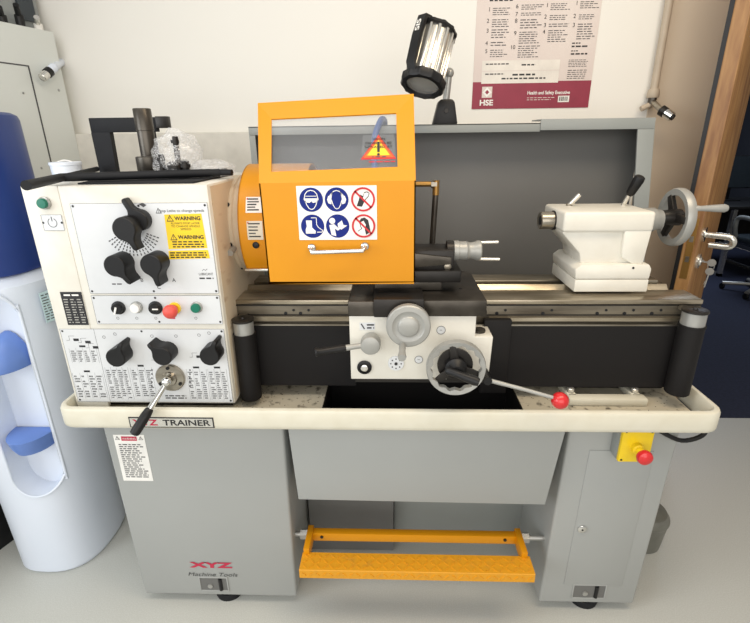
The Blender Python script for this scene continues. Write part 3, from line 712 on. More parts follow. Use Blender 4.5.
for i in range(7): m.cyl((-.405, .16, .96-i*.03), (-.39, .16, .96-i*.03), .011, sidem, seg=14)
m.build('cast_lug', bed)
# ---- carriage
m = MB(); sx0, sx1 = -.082, .252
m.box(sx0, sx1, .047, .40, 1.012, 1.03, darksteel, .003)
m.box(sx0, -.005, .044, .38, 1.014, 1.052, darksteel, .003); m.box(.09, sx1-.002, .044, .30, 1.014, 1.054, darksteel, .003)
m.box(-.02, .10, .03, .40, 1.016, 1.062, blacksteel, .003)
m.rev([(.004, 0), (.004, .001)], (.07, .03, 1.045), (0, -1, 0), steel, 12)
for x in (.13, .16, .2): m.rev([(.004, 0), (.004, .001)], (x, .14, 1.054), (0, 0, 1), black, 12)
sad = m.build('saddle', L, 'dark oiled steel carriage saddle')
m = MB(); ax0 = at(350, 345, .05).x; ax1 = at(473, 345, .05).x; ax2 = .268; zt_ = 1.016; zb__ = at(350, 379, .05).z
m.prism([(ax0, zb__), (ax2, zb__), (ax2+.004, .958), (ax1+.004, .958), (ax1+.004, zt_), (ax0, zt_)], .05, .134, cream, 'y', .002)
m.box(ax0+.01, ax2-.01, .06, .13, zb__-.014, zb__, blacksteel)
ap = m.build('apron', L, 'cream carriage apron')
def Q(px, py, Y=.05): p = at(px, py, Y); return p.x, p.z
k = wplane(.0498); k.lay = .0004
x0, z1 = Q(359.5, 322.5); x1, z0 = Q(375, 330); k.slab(x0, z0, x1, z1, plate, .0004); k.line([(x0+.004, z1-.003), (x0+.012, z0+.003)], .003, ink, 2); k.micro(x0+.018, z0+.002, x1-.002, z1-.002, 2, ink, 2, 0)
for px, py, r in ((441, 330, .011), (418.7, 359.5, .0105)):
    k.build('apron_plate', ap); k = wplane(.0498); k.lay = .0004
    x, z = Q(px, py); k.disc(x, z, r, plate, 1); k.ring(x, z, r, .0012, inkg, 2); k.line([(x-.003, z), (x+.003, z)], .001, ink, 2)
k.build('apron_plug', ap)
x, z = Q(364.5, 367); m = MB(); m.rev([(.0185, 0), (.0185, .004), (.014, .006), (.0135, .003), (.001, .003)], (x, .05, z), (0, -1, 0), black, 28); m.rev([(.009, 0), (.009, .0045), (.006, .006), (.001, .006)], (x, .047, z), (0, -1, 0), alul, 20); m.build('oil_sight_glass', ap, 'round black oil sight glass')
x, z = Q(396, 363); m = MB(); m.rev([(.020, 0), (.020, .003), (.019, .004), (.001, .0042)], (x, .05, z), (0, -1, 0), plate, 32)
for a in range(0, 360, 45): m.box(x+.013*math.cos(math.radians(a))-.0015, x+.013*math.cos(math.radians(a))+.0015, .0452, .046, z+.013*math.sin(math.radians(a))-.0015, z+.013*math.sin(math.radians(a))+.0015, ink)
m.rev([(.004, .004), (.004, .006)], (x, .05, z), (0, -1, 0), ink, 12); m.build('feed_dial', ap)
x, z = Q(370.5, 344.5, .02); m = MB(); m.rev([(.02, 0), (.02, .012), (.0245, .014), (.0245, .036), (.022, .04), (.012, .043), (.001, .0432)], (x, .05, z), (0, -1, 0), grip, 36)
tp = at(315, 352.5, -.01); h_ = V((x, .022, z)); d_ = (tp-h_).normalized(); md = h_+(tp-h_)*.45
m.cyl(h_, md, .006, grip, .0075); m.rev([(.008, 0), (.0095, .01), (.0085, (tp-md).length-.012), (.0115, (tp-md).length-.004), (.010, (tp-md).length)], md, d_, black, 20)
m.build('half_nut_lever', ap, 'grey lever with black grip')
# cross slide handwheel
def wheel_dial(px, py, Y, R):
    c = at(px, py, Y); m = MB(); o = (c.x, .0, c.z)
    m.rev([(.02, -.05), (.02, -.03), (.034, -.03), (.036, .0)], (c.x, Y, c.z), (0, -1, 0), grip, 40)
    m.rev([(R-.012, -.018), (R, -.014), (R, .0), (R-.003, .003), (R-.014, .004), (R-.018, .001), (R*.50, .001), (R*.46, .005), (R*.40, .007), (.001, .007)], (c.x, Y, c.z), (0, -1, 0), grip, 56)
    return m, c
m, c = wheel_dial(408.5, 326.5, -.005, .052)
cw = m.build('cross_slide_handwheel', L, 'grey cross slide handwheel')
m = MB(); g0 = at(402.5, 345, -.005); g1 = at(402, 358, -.065)
m.rev([(.006, 0), (.0085, .004), (.0075, .03), (.010, (g1-g0).length-.006), (.009, (g1-g0).length)], g0, g1-g0, grip, 20); m.build('wheel_handle', cw)
m = MB(); m.rev([(.034, 0), (.034, .05)], (c.x, .045, c.z+.006), (0, -1, 0), darksteel, 36); m.box(c.x-.04, c.x+.04, .03, .05, c.z, 1.04, darksteel, .004); m.build('handwheel_bearing', cw, 'dark dial housing')
# carriage handwheel
c = at(456, 368, -.005); Rw = .071; m = MB()
n = 64; prof = [(0, .006), (0, -.006), (1, -.008), (1, .008)]
outer_f, outer_b, in_f, in_b = [], [], [], []
for i in range(n):
    a = 2*PI*i/n; ri = Rw-.0125+.0028*math.cos(a*14)
    d2 = V((math.cos(a), 0, math.sin(a)))
    outer_f.append(c+d2*(Rw-.002)+V((0, -.008, 0))); outer_b.append(c+d2*Rw+V((0, .009, 0))); in_f.append(c+d2*ri+V((0, -.006, 0))); in_b.append(c+d2*ri+V((0, .009, 0)))
mid = [c+V((math.cos(2*PI*i/n), 0, math.sin(2*PI*i/n)))*Rw+V((0, -.003, 0)) for i in range(n)]
m.loft([in_b, in_f, outer_f, mid, outer_b, in_b], grip, caps=False)
cwm = m.build('carriage_handwheel', L, 'grey scalloped carriage handwheel')
m = MB()
for a in (100, 220, 340):
    u = V((math.cos(math.radians(a)), 0, math.sin(math.radians(a)))); w_ = V((-u.z, 0, u.x))
    for wd in (1,):
        A0 = c+V((0, .01, 0)); m.hexa([A0-w_*.013, A0+w_*.013, A0+u*(Rw-.012)+w_*.007, A0+u*(Rw-.012)-w_*.007, A0-w_*.013-V((0, .009, 0)), A0+w_*.013-V((0, .009, 0)), A0+u*(Rw-.012)+w_*.007-V((0, .009, 0)), A0+u*(Rw-.012)-w_*.007-V((0, .009, 0))], blacksteel, .002)
m.rev([(.022, -.05), (.022, -.02), (.026, -.015), (.026, .004), (.020, .010), (.014, .022), (.001, .023)], c, (0, -1, 0), black, 32)
m.rev([(.043, 0), (.043, .006), (.03, .008)], c+V((0, .022, 0)), (0, -1, 0), blacksteel, 32); m.build('wheel_hub', cwm, 'black hub and spokes')
m = MB(); g0 = at(446, 370, -.03); g1 = at(479, 382.5, -.06); m.rev([(.007, 0), (.0105, .006), (.009, .03), (.0115, (g1-g0).length-.01), (.009, (g1-g0).length)], g0, g1-g0, black, 20)
m.cyl(c+V((-.012, -.01, 0)), g0+V((.004, .006, 0)), .007, black); m.build('wheel_handle', cwm, 'black grip')
# spindle control lever with red ball
m = MB(); s0 = at(487, 379, .01); s1 = at(553, 397.5, -.03); q0 = at(480, 372, .06)
m.cyl(s0+V((0, .07, 0)), s0+V((0, -.012, 0)), .0105, black, seg=24); m.tube([s0-V((.004, .002, 0)), s0+(s1-s0)*.3+V((0, 0, -.001)), s0+(s1-s0)*.6, s1], [.0055, .005, .0048, .0045], grip, 12)
bl = at(560, 400.6, -.03); lv = m.build('control_lever', L, 'steel spindle control lever')
m = MB(); m.sph(bl, .0205, red, 28); m.build('lever_ball', lv, 'red ball knob')
m = MB(); x = at(479, 336, .08).x; m.rev([(.016, 0), (.016, .006), (.012, .008), (.006, .008)], (x, .085, .958), (0, 0, 1), darksteel, 24); m.build('oil_plug', ap, 'round steel oil plug')
# compound slide
m = MB(); cy = .16
a = at(416, 277, .12); 
m.box(-.02, .15, .12, .26, 1.055, 1.085, darksteel, .003); m.box(.0, .195, .105, .22, 1.080, 1.11, blacksteel, .003)
zc_ = at(470, 250.5, cy).z
m.box(.06, .178, .12, .205, 1.10, 1.158, blacksteel, .004); m.box(.10, .176, .13, .2, 1.11, 1.15, blacksteel, .003)
m.prism([(.0, 1.11), (.0, 1.15), (.06, 1.155), (.17, 1.142), (.17, 1.125)], .112, .122, darksteel, 'y', .001)
m.rev([(.008, 0), (.009, .004), (.004, .006)], (.162, .12, 1.118), (0, -1, 0), steel, 14)
tsd = m.build('compound_slide', L, 'black compound slide with tool post')
m = MB(); x0 = .166
m.rev([(.026, 0), (.026, .016), (.024, .018)], (x0-.004, cy, zc_), (1, 0, 0), blacksteel, 36)
m.rev([(.020, .012), (.0255, .014), (.0255, .026), (.0235, .027), (.0235, .046), (.025, .047), (.024, .047), (.0215, .05), (.0205, .056), (.0225, .066), (.0255, .074), (.0255, .080), (.022, .083), (.001, .084)], (x0, cy, zc_), (1, 0, 0), grip, 40)
m.build('compound_dial', tsd, 'grey graduated dial')
m = MB(); m.cyl((x0+.08, cy, zc_+.0205), (x0+.125, cy, zc_+.0215), .0038, alul, seg=14); m.build('dial_pin', tsd, 'bright pin'); m = MB(); m.cyl((x0+.08, cy-.01, zc_-.0195), (x0+.129, cy-.01, zc_-.0205), .0038, alul, seg=14)
m.build('dial_pin', tsd, 'bright pin')
m = MB(); m.cyl((-.0, .15, 1.11), (-.0, .15, 1.20), .03, blacksteel); m.box(-.045, .04, .115, .19, 1.11, 1.175, darksteel, .004); m.build('tool_post', tsd)
# coolant pipe behind hood
m = MB(); p0 = at(418, 184, .35); p1 = at(436, 184, .35); p2 = at(431, 246, .35)
m.cyl(p0-V((.05, 0, 0)), p1, .0075, brass); m.cyl(p1-V((.014, 0, 0)), p1+V((.002, 0, 0)), .011, steel, seg=6); m.cyl(p1+V((0, 0, .01)), p1-V((0, 0, .03)), .0095, brass, seg=16); m.cyl(p1-V((0, 0, .02)), V((p2.x, .35, 1.04)), .0085, darksteel); 
m.build('coolant_pipe', L, 'brass fitting and steel coolant pipe')
m = MB(); a = at(380, 122, .6); c = at(374, 145, .55); m.tube([(p0.x-.03, .36, p0.z), (c.x+.02, .42, 1.27), c, a, (a.x+.012, .66, a.z+.008), (a.x+.014, .703, a.z-.01)], .010, bluehose); m.build('coolant_hose', L, 'blue coolant hose')
# ---- tailstock
TS = .515; m = MB(); ty0, ty1 = .205, .375
def X(px, py, Y=.205): return at(px, py, Y).x
zt_ = 1.026
m.prism([(.51, zt_), (.702, zt_), (.702, 1.060), (.51, 1.060)], ty0-.008, ty1+.01, cream, 'y', .003)
m.prism([(.51, 1.061), (.702, 1.061), (.704, 1.088), (.696, 1.101), (.522, 1.101), (.506, 1.088)], ty0-.008, ty1+.01, cream, 'y', .004)
zu = 1.236
m.prism([(.525, 1.098), (.684, 1.098), (.686, 1.165), (.690, 1.19), (.690, zu-.004), (.468, zu-.004), (.468, 1.180), (.52, 1.125)], ty0+.012, ty1-.02, cream, 'y', .006)
m.prism([(.622, 1.20), (.6925, 1.20), (.684, 1.10), (.655, 1.10), (.628, 1.115), (.624, 1.135)], ty0+.002, ty0+.02, cream, 'y', .004)
m.box(.464, .694, ty0, ty1, 1.184, zu, cream, .008, 3)
m.rev([(.003, 0), (.003, .001)], (.655, ty0-.008, 1.092), (0, -1, 0), black, 12)
ts = m.build('tailstock', L, 'cream tailstock clamped on the bed')
qz = 1.203; qy = .285
m = MB(); m.rev([(.026, 0), (.026, .006)], (.461, qy, qz), (1, 0, 0), blacksteel, 32); m.rev([(.012, -.004), (.013, -.036), (.021, -.038), (.0235, -.036), (.0235, .01)], (.464, qy, qz), (1, 0, 0), steel, 36); m.rev([(.0125, 0), (.0125, .004)], (.4275, qy, qz), (1, 0, 0), black, 20)
m.build('quill', ts, 'bright steel quill')
m = MB(); a = V((.517, .33, zu)); m.cyl(a-V((0, 0, .003)), a+V((0, 0, .006)), .009, steel); m.cyl(a, a+V((.022, -.01, .032)), .0065, alul, ch=.001)
m.build('quill_clamp', ts, 'short bright clamp lever')
m = MB(); a = V((.664, .33, zu)); tp = at(641, 176, .30); d_ = tp-a
m.cyl(a-V((0, 0, .003)), a+d_*.4, .006, alul); m.rev([(.007, 0), (.012, .008), (.0145, .045), (.013, d_.length*.62), (.009, d_.length*.65)], a+d_*.35, d_, black, 24)
m.build('clamp_lever', ts, 'black handled clamp lever')
wc = V((.789, .285, 1.209)); m = MB(); RW = .074
m.rev([(.019, 0), (.019, .006), (.030, .008), (.032, .036), (.028, .042), (.026, .056)], (.692, qy, qz), (1, 0, 0), grip, 40); m.build('graduated_collar', ts, 'grey graduated collar')
m = MB(); pr = [(RW-.016, -.010), (RW-.012, .010), (RW, .011), (RW+.003, .006), (RW+.003, -.006), (RW, -.012), (RW-.016, -.010)]
m.rev(pr, wc, (1, 0, 0), grip, 56, caps=False); tw = m.build('tailstock_handwheel', L, 'grey tailstock handwheel')
m = MB()
for a in (60, 180, 300):
    u = V((0, math.cos(math.radians(a)), math.sin(math.radians(a)))); w_ = V((0, -u.z, u.y)); A0 = wc+V((-.012, 0, 0)); E = u*(RW-.012)
    m.hexa([A0-w_*.014, A0+w_*.014, A0+E+w_*.009, A0+E-w_*.009, A0-w_*.014+V((.012, 0, 0)), A0+w_*.014+V((.012, 0, 0)), A0+E+w_*.009+V((.012, 0, 0)), A0+E-w_*.009+V((.012, 0, 0))], blacksteel, .002)
m.rev([(.018, -.04), (.022, -.01), (.022, .01), (.014, .018), (.001, .019)], wc, (1, 0, 0), blacksteel, 28)
m.build('wheel_hub', tw, 'dark hub and spokes')
m = MB(); h0 = V((.789, .222, 1.241)); m.rev([(.005, 0), (.0075, .012), (.0065, .02), (.0095, .06), (.0105, .08), (.008, .086)], h0, (1, 0, 0), grip, 20); m.build('wheel_handle', tw)
# ---- splash guard
m = MB(); GY = .60
gl = -.44; zg = 1.458
gx1 = .872
def seg(x0, x1, y0, y1, z0, z1, mm, bv=.002): m.box(x0, x1, y0, y1, z0, z1, mm, bv)
seg(gl+.005, .86, .70, .706, .80, zg-.006, greyd)
o1_ = at(656, 116, GY).x
mid_x = at(541, 120, GY).x
m.box(gl, mid_x, GY, .706, zg-.004, zg, greyl, .001); m.box(gl, mid_x, GY, GY+.004, zg-.026, zg, greyl, .001)
m.box(mid_x, o1_, GY+.0045, .706, zg+.007, zg+.011, greyl, .001); m.box(mid_x, o1_, GY-.003, GY+.004, zg-.022, zg+.011, greyl, .001)
m.box(gl+.0005, gl+.004, GY+.0045, .705, .80, zg-.0045, greyl, .001); m.box(gl, gl+.02, GY+.0005, GY+.0045, .80, zg-.0265, greyl, .001)
# right flange leaning slightly outward with height
o0 = at(642, 290, GY).x; o1 = at(656, 116, GY).x; i0 = at(629, 290, GY).x; i1 = at(637, 132, GY).x; zlo = at(640, 290, GY).z
m.hexa([V((i0, GY-.003, zlo)), V((o0, GY-.003, zlo)), V((o0, GY+.004, zlo)), V((i0, GY+.004, zlo)), V((i1, GY-.003, zg-.0225)), V((o1, GY-.003, zg-.0225)), V((o1, GY+.004, zg-.0225)), V((i1, GY+.004, zg-.0225))], greyl, .001)
m.hexa([V((o0-.004, GY, zlo)), V((o0, GY, zlo)), V((o0, .706, zlo)), V((o0-.004, .706, zlo)), V((o1-.004, GY, zg+.0065)), V((o1, GY, zg+.0065)), V((o1, .706, zg+.0065)), V((o1-.004, .706, zg+.0065))], greyl)
m.box(i0, o0, GY-.003, .706, .735, zlo+.002, greyl, .002)
m.box(gl, o0, .62, .706, .735, .80, greyl, .002)
sg = m.build('splash_guard', L, 'grey steel splash guard behind the bed')
# ---- work lamp
m = MB(); lb = at(445, 124, .64); x = lb.x; zb_ = zg
m.prism([(x-.042, zb_), (x+.038, zb_), (x+.026, zb_+.066), (x+.018, zb_+.074), (x-.018, zb_+.074), (x-.026, zb_+.066)], .615, .665, black, 'y', .004)
m.rev([(.008, 0), (.007, .003)], (x, .615, zb_+.04), (0, -1, 0), blacksteel, 16)
lamp = m.build('work_lamp', L, 'aluminium work lamp on the splash guard')
LC = at(423, 83.5, .50); n_ = V((-.24, -.40, -.88)).normalized(); LT = LC-n_*.15
m = MB(); ap_ = V((x, .64, zb_+.065)); j1 = V((x+.006, .635, zb_+.15)); m.cyl(ap_, j1, .011, alu, seg=16); m.sph(j1, .016, alu); m.cyl(j1, LC-n_*.07, .010, alu, seg=14); m.build('lamp_arm', lamp, 'short grey jointed arm')
m = MB(); m.rev([(.052, .0), (.052, .155), (.03, .16), (.001, .161)], LC-n_*0, -n_, alul, 40)
u_ = n_.orthogonal().normalized(); w_ = n_.cross(u_)
for i in range(14):
    a = 2*PI*i/14; d_ = u_*math.cos(a)+w_*math.sin(a); t_ = w_*math.cos(a)-u_*math.sin(a); A0 = LC-n_*.012+d_*.05; A1 = LC-n_*.150+d_*.05
    m.hexa([A0-t_*.006, A0+t_*.006, A1+t_*.006, A1-t_*.006, A0-t_*.004+d_*.009, A0+t_*.004+d_*.009, A1+t_*.004+d_*.009, A1-t_*.004+d_*.009], alul, .0015)
m.build('lamp_body', lamp, 'ribbed bright aluminium barrel')
m = MB(); 
def scal(r, h_, k_=12, amp=.003, n=96): return [LC+n_*h_+(u_*math.cos(2*PI*i/n)+w_*math.sin(2*PI*i/n))*(r+amp*max(0, math.cos(2*PI*i/n*k_))) for i in range(n)]
m.loft([scal(.058, -.016), scal(.064, -.010), scal(.064, .006), scal(.060, .012), scal(.050, .013, amp=0), scal(.047, .002, amp=0)], black, caps=False)
m.build('lamp_bezel', lamp, 'black scalloped end ring'); m = MB(); m.loft([scal(.052, -.163), scal(.060, -.161), scal(.061, -.153), scal(.056, -.149)], black, caps=True)
m.build('lamp_bezel', lamp, 'black scalloped end ring')
m = MB(); m.rev([(.048, 0), (.03, -.004), (.001, -.005)], LC+n_*.004, n_, lensm, 32); m.build('lamp_lens', lamp, 'clear lens')
m = MB(); m.rev([(.046, 0), (.035, -.02), (.015, -.03), (.001, -.03)], LC+n_*.0, n_, chrome, 32, caps=False); m.sph(LC-n_*.012, .010, white); m.build('lamp_reflector', lamp)
side_d = V((-.62, -.78, .0)); side_d = (side_d-n_*side_d.dot(n_)).normalized(); tt = n_.cross(side_d)
m = MB(); B_ = [LC-n_*.0+side_d*.055, LC-n_*.02+side_d*.072, LC-n_*.10+side_d*.076, LC-n_*.162+side_d*.070, LC-n_*.172+side_d*.045]
rings = []
for p in B_: rings.append([p-tt*.014-side_d*.005, p+tt*.014-side_d*.005, p+tt*.014+side_d*.006, p-tt*.014+side_d*.006])
m.loft(rings, black, smooth=False); hnd = m.build('lamp_bracket', lamp, 'black side bracket with white letters')
ori = LC-n_*.125+side_d*.0825; k = Ink(ori, -n_, tt if True else -tt, .0006)
if k.n.dot(side_d) < 0: k.v = -k.v; k.n = -k.n
k.text('SIS', 0, 0, .014, white, 1, width=.034, bold=.02); k.build('bracket_lettering', lamp, 'small white letters')

# =================================================================== things on the headstock
b = MB(); hz = HZ1
P = [atz(*q, hz) for q in ((62, 190), (200, 183.5), (232, 172), (96, 172))]
b.prism([(-.70, .075), (-.43, .078), (-.42, .33), (-.74, .33)], hz+.0005, hz+.0045, rubber, 'z', .001)
mt = thing('rubber_tray_mat', (-.6, .2, hz), 'thin black rubber mat with thick rolled front edge on top of the headstock', 'mat')
b.build('mat_sheet', mt)
b = MB(); zb_ = hz+.016
a0 = atz(26, 185.5, zb_); a1 = atz(62, 177.5, zb_); a2 = atz(220, 172.5, zb_); a3 = atz(232, 172.5, zb_)
for q in (a0, a1, a2, a3): q.z = zb_
b.tube([a0, a0+(a1-a0)*.5, a1-(a1-a0)*.06, a1+(a2-a1)*.04, a1+(a2-a1)*.5, a2], .0095, rubber, 14); b.cyl(a2, a3, .0075, rubber)
b.cyl(a1, atz(97, 169, zb_), .007, rubber)
b.build('rolled_edge', mt)
ZM = hz+.005
def onmat(px, Y): p = at(px, 160, Y); return p.x
b = MB(); Yt = .26; x = at(150, 168, Yt).x
b.rev([(.030, 0), (.031, .002), (.031, .048), (.029, .050), (.022, .050)], (x, Yt, ZM), (0, 0, 1), darksteel, 32)
tag(b.build('steel_collar'), 'short dark steel collar on the headstock mat, in front of the tall tube', 'collar')
b = MB(); xt = at(146, 135, .325).x
b.rev([(.021, 0), (.0215, .002), (.0215, .118), (.023, .119), (.023, .172), (.0215, .174), (.017, .174), (.016, .13), (.001, .13)], (xt, .325, hz+.0005), (0, 0, 1), darksteel, 36)
tag(b.build('steel_tube'), 'tall stepped dark steel tube standing on the headstock by the plastic bag', 'tube')
# plastic bag with tools
def crumple(c, r, sc, seed, mm, name, parent, n=3):
    rnd = random.Random(seed); bm = bmesh.new(); bmesh.ops.create_icosphere(bm, subdivisions=3, radius=1)
    dirs = [(V((rnd.gauss(0, 1), rnd.gauss(0, 1), rnd.gauss(0, 1))).normalized(), rnd.uniform(4, 16), rnd.uniform(0, 6)) for _ in range(18)]
    for v in bm.verts:
        p = v.co.normalized(); d_ = sum(abs(math.sin(q.dot(p)*f_+ph)) for q, f_, ph in dirs)/18
        rr = r*(.72+.55*d_+rnd.uniform(-.12, .12)); v.co = V((c[0]+p.x*rr*sc[0], c[1]+p.y*rr*sc[1], max(c[2]+p.z*rr*sc[2], ZM+.0005)))
    mb = MB(); mb._join(bm, mm); return mb.build(name, parent)
bx = at(176, 150, .24)
bg = thing('bagged_tooling', (bx.x, .24, ZM), 'big crumpled clear plastic bag of steel tooling on the headstock beside the tube', 'bag')
crumple((bx.x, .24, ZM+.044), .057, (1.05, .8, 1.12), 3, bagm, 'plastic_bag', bg)
b = MB(); 
for dx, dy, hh, r_ in ((.016, -.036, .098, .007), (-.024, -.04, .056, .007), (.004, -.03, .038, .016), (-.010, -.02, .034, .012), (.03, -.03, .04, .01)):
    b.cyl((bx.x+dx, .24+dy, ZM+.002), (bx.x+dx+.002, .24+dy, ZM+hh), r_, blacksteel, seg=14, ch=.001); b.rev([(r_*1.4, hh-.016), (r_*1.4, hh-.008)], (bx.x+dx, .24+dy, ZM), (0, 0, 1), blacksteel, 14)
b.cyl((bx.x-.02, .225, ZM+.01), (bx.x+.035, .232, ZM+.01), .009, darksteel)
b.build('steel_tool', bg)
bx2 = at(212, 165, .23)
bg2 = thing('bagged_tooling', (bx2.x, .23, ZM), 'small flat clear plastic bag of steel tooling at the right end of the headstock mat', 'bag')
crumple((bx2.x, .23, ZM+.016), .038, (1.35, .9, .66), 8, bagm, 'plastic_bag', bg2)
b = MB()
for i in range(4): b.cyl((bx2.x-.036+i*.018, .190+.006*i, ZM+.011), (bx2.x-.018+i*.02, .208+.004*i, ZM+.012), .0085, blacksteel, seg=14, ch=.001)
b.build('steel_tool', bg2)
b = MB(); x = at(67, 168, .31).x
b.rev([(.036, 0), (.038, .036), (.040, .037), (.040, .044), (.037, .045), (.001, .0455)], (x-.002, .31, 1.3227), (0, 0, 1), whitep, 32); b.tube([(x-.022, .31, hz+.042), (x-.002, .31, hz+.046), (x+.018, .31, hz+.042)], .0016, white, 8)
tag(b.build('lidded_tub'), 'small white lidded tub behind the left end of the black roll', 'tub')
# black open frame standing behind
b = MB(); Yf = .435
f0 = at(88, 118, Yf); f1 = at(167, 115.5, Yf); f2 = at(97, 170, Yf)
b.box(f0.x, f1.x-.0365, Yf, Yf+.02, f0.z-.040, f0.z, rubber, .002); b.hexa([V((f0.x+.002, Yf, hz)), V((f0.x+.054, Yf, hz)), V((f0.x+.054, Yf+.02, hz)), V((f0.x+.002, Yf+.02, hz)), V((f0.x, Yf, f0.z-.0395)), V((f0.x+.056, Yf, f0.z-.0395)), V((f0.x+.056, Yf+.02, f0.z-.0395)), V((f0.x, Yf+.02, f0.z-.0395))], rubber)
b.box(f1.x-.036, f1.x, Yf-.004, Yf+.02, f0.z-.030, f0.z+.002, blacksteel, .002); b.box(f1.x-.078, f1.x-.05, Yf, Yf+.02, hz, f0.z-.03, rubber)
tag(b.build('black_frame'), 'black open rectangular frame standing at the back of the headstock', 'frame')

# =================================================================== WALL THINGS
ps = thing('safety_poster', (.55, .945, 1.52), 'pale pink health and safety poster with maroon band hanging on the wall', 'poster')
px0, px1, pz0, pz1 = .328, .766, 1.518, 2.06; Yw = .9475
k = Ink((0, Yw, 0), (1, 0, 0), (0, 0, 1), .0005); k.hexa([V((px0, .9495, pz0)), V((px1, .9495, pz0)), V((px1, .9495, pz1)), V((px0, .9495, pz1)), V((px0, Yw, pz0)), V((px1, Yw, pz0)), V((px1, Yw, pz1)), V((px0, Yw, pz1))], pink)
wd = px1-px0; zb_ = pz0+.093
k.rect(px0, pz0, px1, zb_, maroon, 1)
k.text('HSE', px0+.125*wd, pz0+.022, .019, white, 2, width=.05, bold=.03)
cx, cz = px0+.125*wd, pz0+.058; k.rect(cx-.019, cz-.019, cx+.019, cz+.019, pink, 2); k.poly([(cx, cz+.017), (cx-.017, cz), (cx, cz-.017), (cx+.017, cz)], white, 3); k.poly([(cx, cz+.008), (cx-.008, cz), (cx, cz-.008), (cx+.008, cz)], maroon, 4)
k.text('Health and Safety Executive', px0+.65*wd, pz0+.052, .0115, white, 2, width=.36*wd, bold=.02)
k.micro(px0+.47*wd, pz0+.026, px0+.72*wd, pz0+.040, 2, pink, 2, .2, .3)
k.rect(px0+.735*wd, pz0+.020, px0+.83*wd, pz0+.042, white, 2)
x = px0+.745*wd
while x < px0+.82*wd:
    w_ = random.choice((.001, .002, .003)); k.rect(x, pz0+.024, x+w_, pz0+.039, ink, 3); x += w_+.002
def blk(u0, u1, t0, t1, n, num=None, mm=None):
    k.micro(px0+u0*wd, t0, px0+u1*wd, t1, n, mm or inkg, 2, .35, .34)
    if num: k.text(num, px0+(u0-.025)*wd, t1-.006, .013, ink, 2.5, align='RIGHT')
top = zb_
rows_ = [[(.15, .30, [(.33, 4, '1'), (.25, 4, '2'), (.165, 4, '3'), (.09, 2, '4'), (.035, 4, '5')])]]
def zz(py, px=530): return at(px, py, Yw).z
for u0, u1, items in ((.13, .28, ((6.5, 15, 4, '1'), (18, 27, 4, '2'), (28, 38, 4, '3'), (40.5, 46, 2, '4'), (48.5, 57, 4, '5'))),
                      (.36, .54, ((4, 10, 3, '6'), (12, 16, 2, '7'), (18.5, 29, 4, '8'), (31, 44, 6, '9'), (45, 58, 6, '10'))),
                      (.595, .76, ((3.5, 11, 4, '1'), (15, 21, 3, '2'), (23.5, 28, 2, '3'), (30, 43, 6, '4'))),
                      (.83, .985, ((2, 10, 4, '1'), (15, 21, 3, '2'), (24, 41, 7, '3')))):
    for (a, c, n, num) in items: blk(u0, u1, zz(c), zz(a), n, num)
k.rect(px0+.07*wd, zz(83), px0+.72*wd, zz(60), paper, 1.5); k.rect(px0+.07*wd, zz(70.8), px0+.72*wd, zz(70.2), pink, 2)
for (u0, u1, a, c, n) in ((.1, .3, 64.5, 62.5, 1), (.40, .52, 66, 63.5, 1), (.1, .26, 74.5, 72.5, 1), (.33, .53, 76, 73, 1), (.24, .62, 79.5, 77, 1), (.80, .88, 43, 45, 1), (.80, .95, 48.5, 46, 1), (.80, .86, 52.5, 51, 1), (.8, .95, 56, 53.5, 1), (.79, .95, 68, 60, 5), (.79, .95, 80, 70, 5), (.1, .3, 1, -2, 1)):
    z_a, z_c = sorted((zz(a), zz(c))); k.micro(px0+u0*wd, z_a, px0+u1*wd, z_c, n, ink, 2, .1, .6 if n == 1 else .3)
k.build('printed_sheet', ps)
# air pipe
pp = thing('air_pipe', (at(652, 108, .9).x, .93, 1.5), 'beige painted vertical air pipe with angled valve near the wall corner', 'pipe')
a = at(673, -14, .92); c = at(652, 95, .92); b = MB(); xx = (a.x+c.x)/2
b.cyl((xx, .92, c.z), (xx, .92, 2.3), .0135, pipem); b.rev([(.019, 0), (.021, .004), (.021, .02), (.018, .03)], (xx, .92, c.z-.01), (0, 0, 1), pipem, 16)
b.box(xx-.02, xx+.02, .925, .9495, 1.9, 1.92, pipem); b.build('pipe', pp)
b = MB(); e = V((xx, .92, c.z-.02)); v1 = at(661, 110, .86); v2 = at(672, 117, .83); lf = at(641, 109, .92)
b.cyl(e+V((0, 0, .02)), e-V((0, 0, .012)), .015, darksteel, seg=8); b.cyl(e-V((0, 0, .01)), lf, .010, pipem); b.cyl(e, v1, .010, steel); b.cyl(v1, v1+(v2-v1)*.4, .018, blacksteel, seg=16); b.cyl(v1+(v2-v1)*.4, v2, .016, chrome, seg=20); b.cyl(v2, v2+(v2-v1).normalized()*.006, .010, black)
b.build('valve', pp, 'chrome and black angled valve')

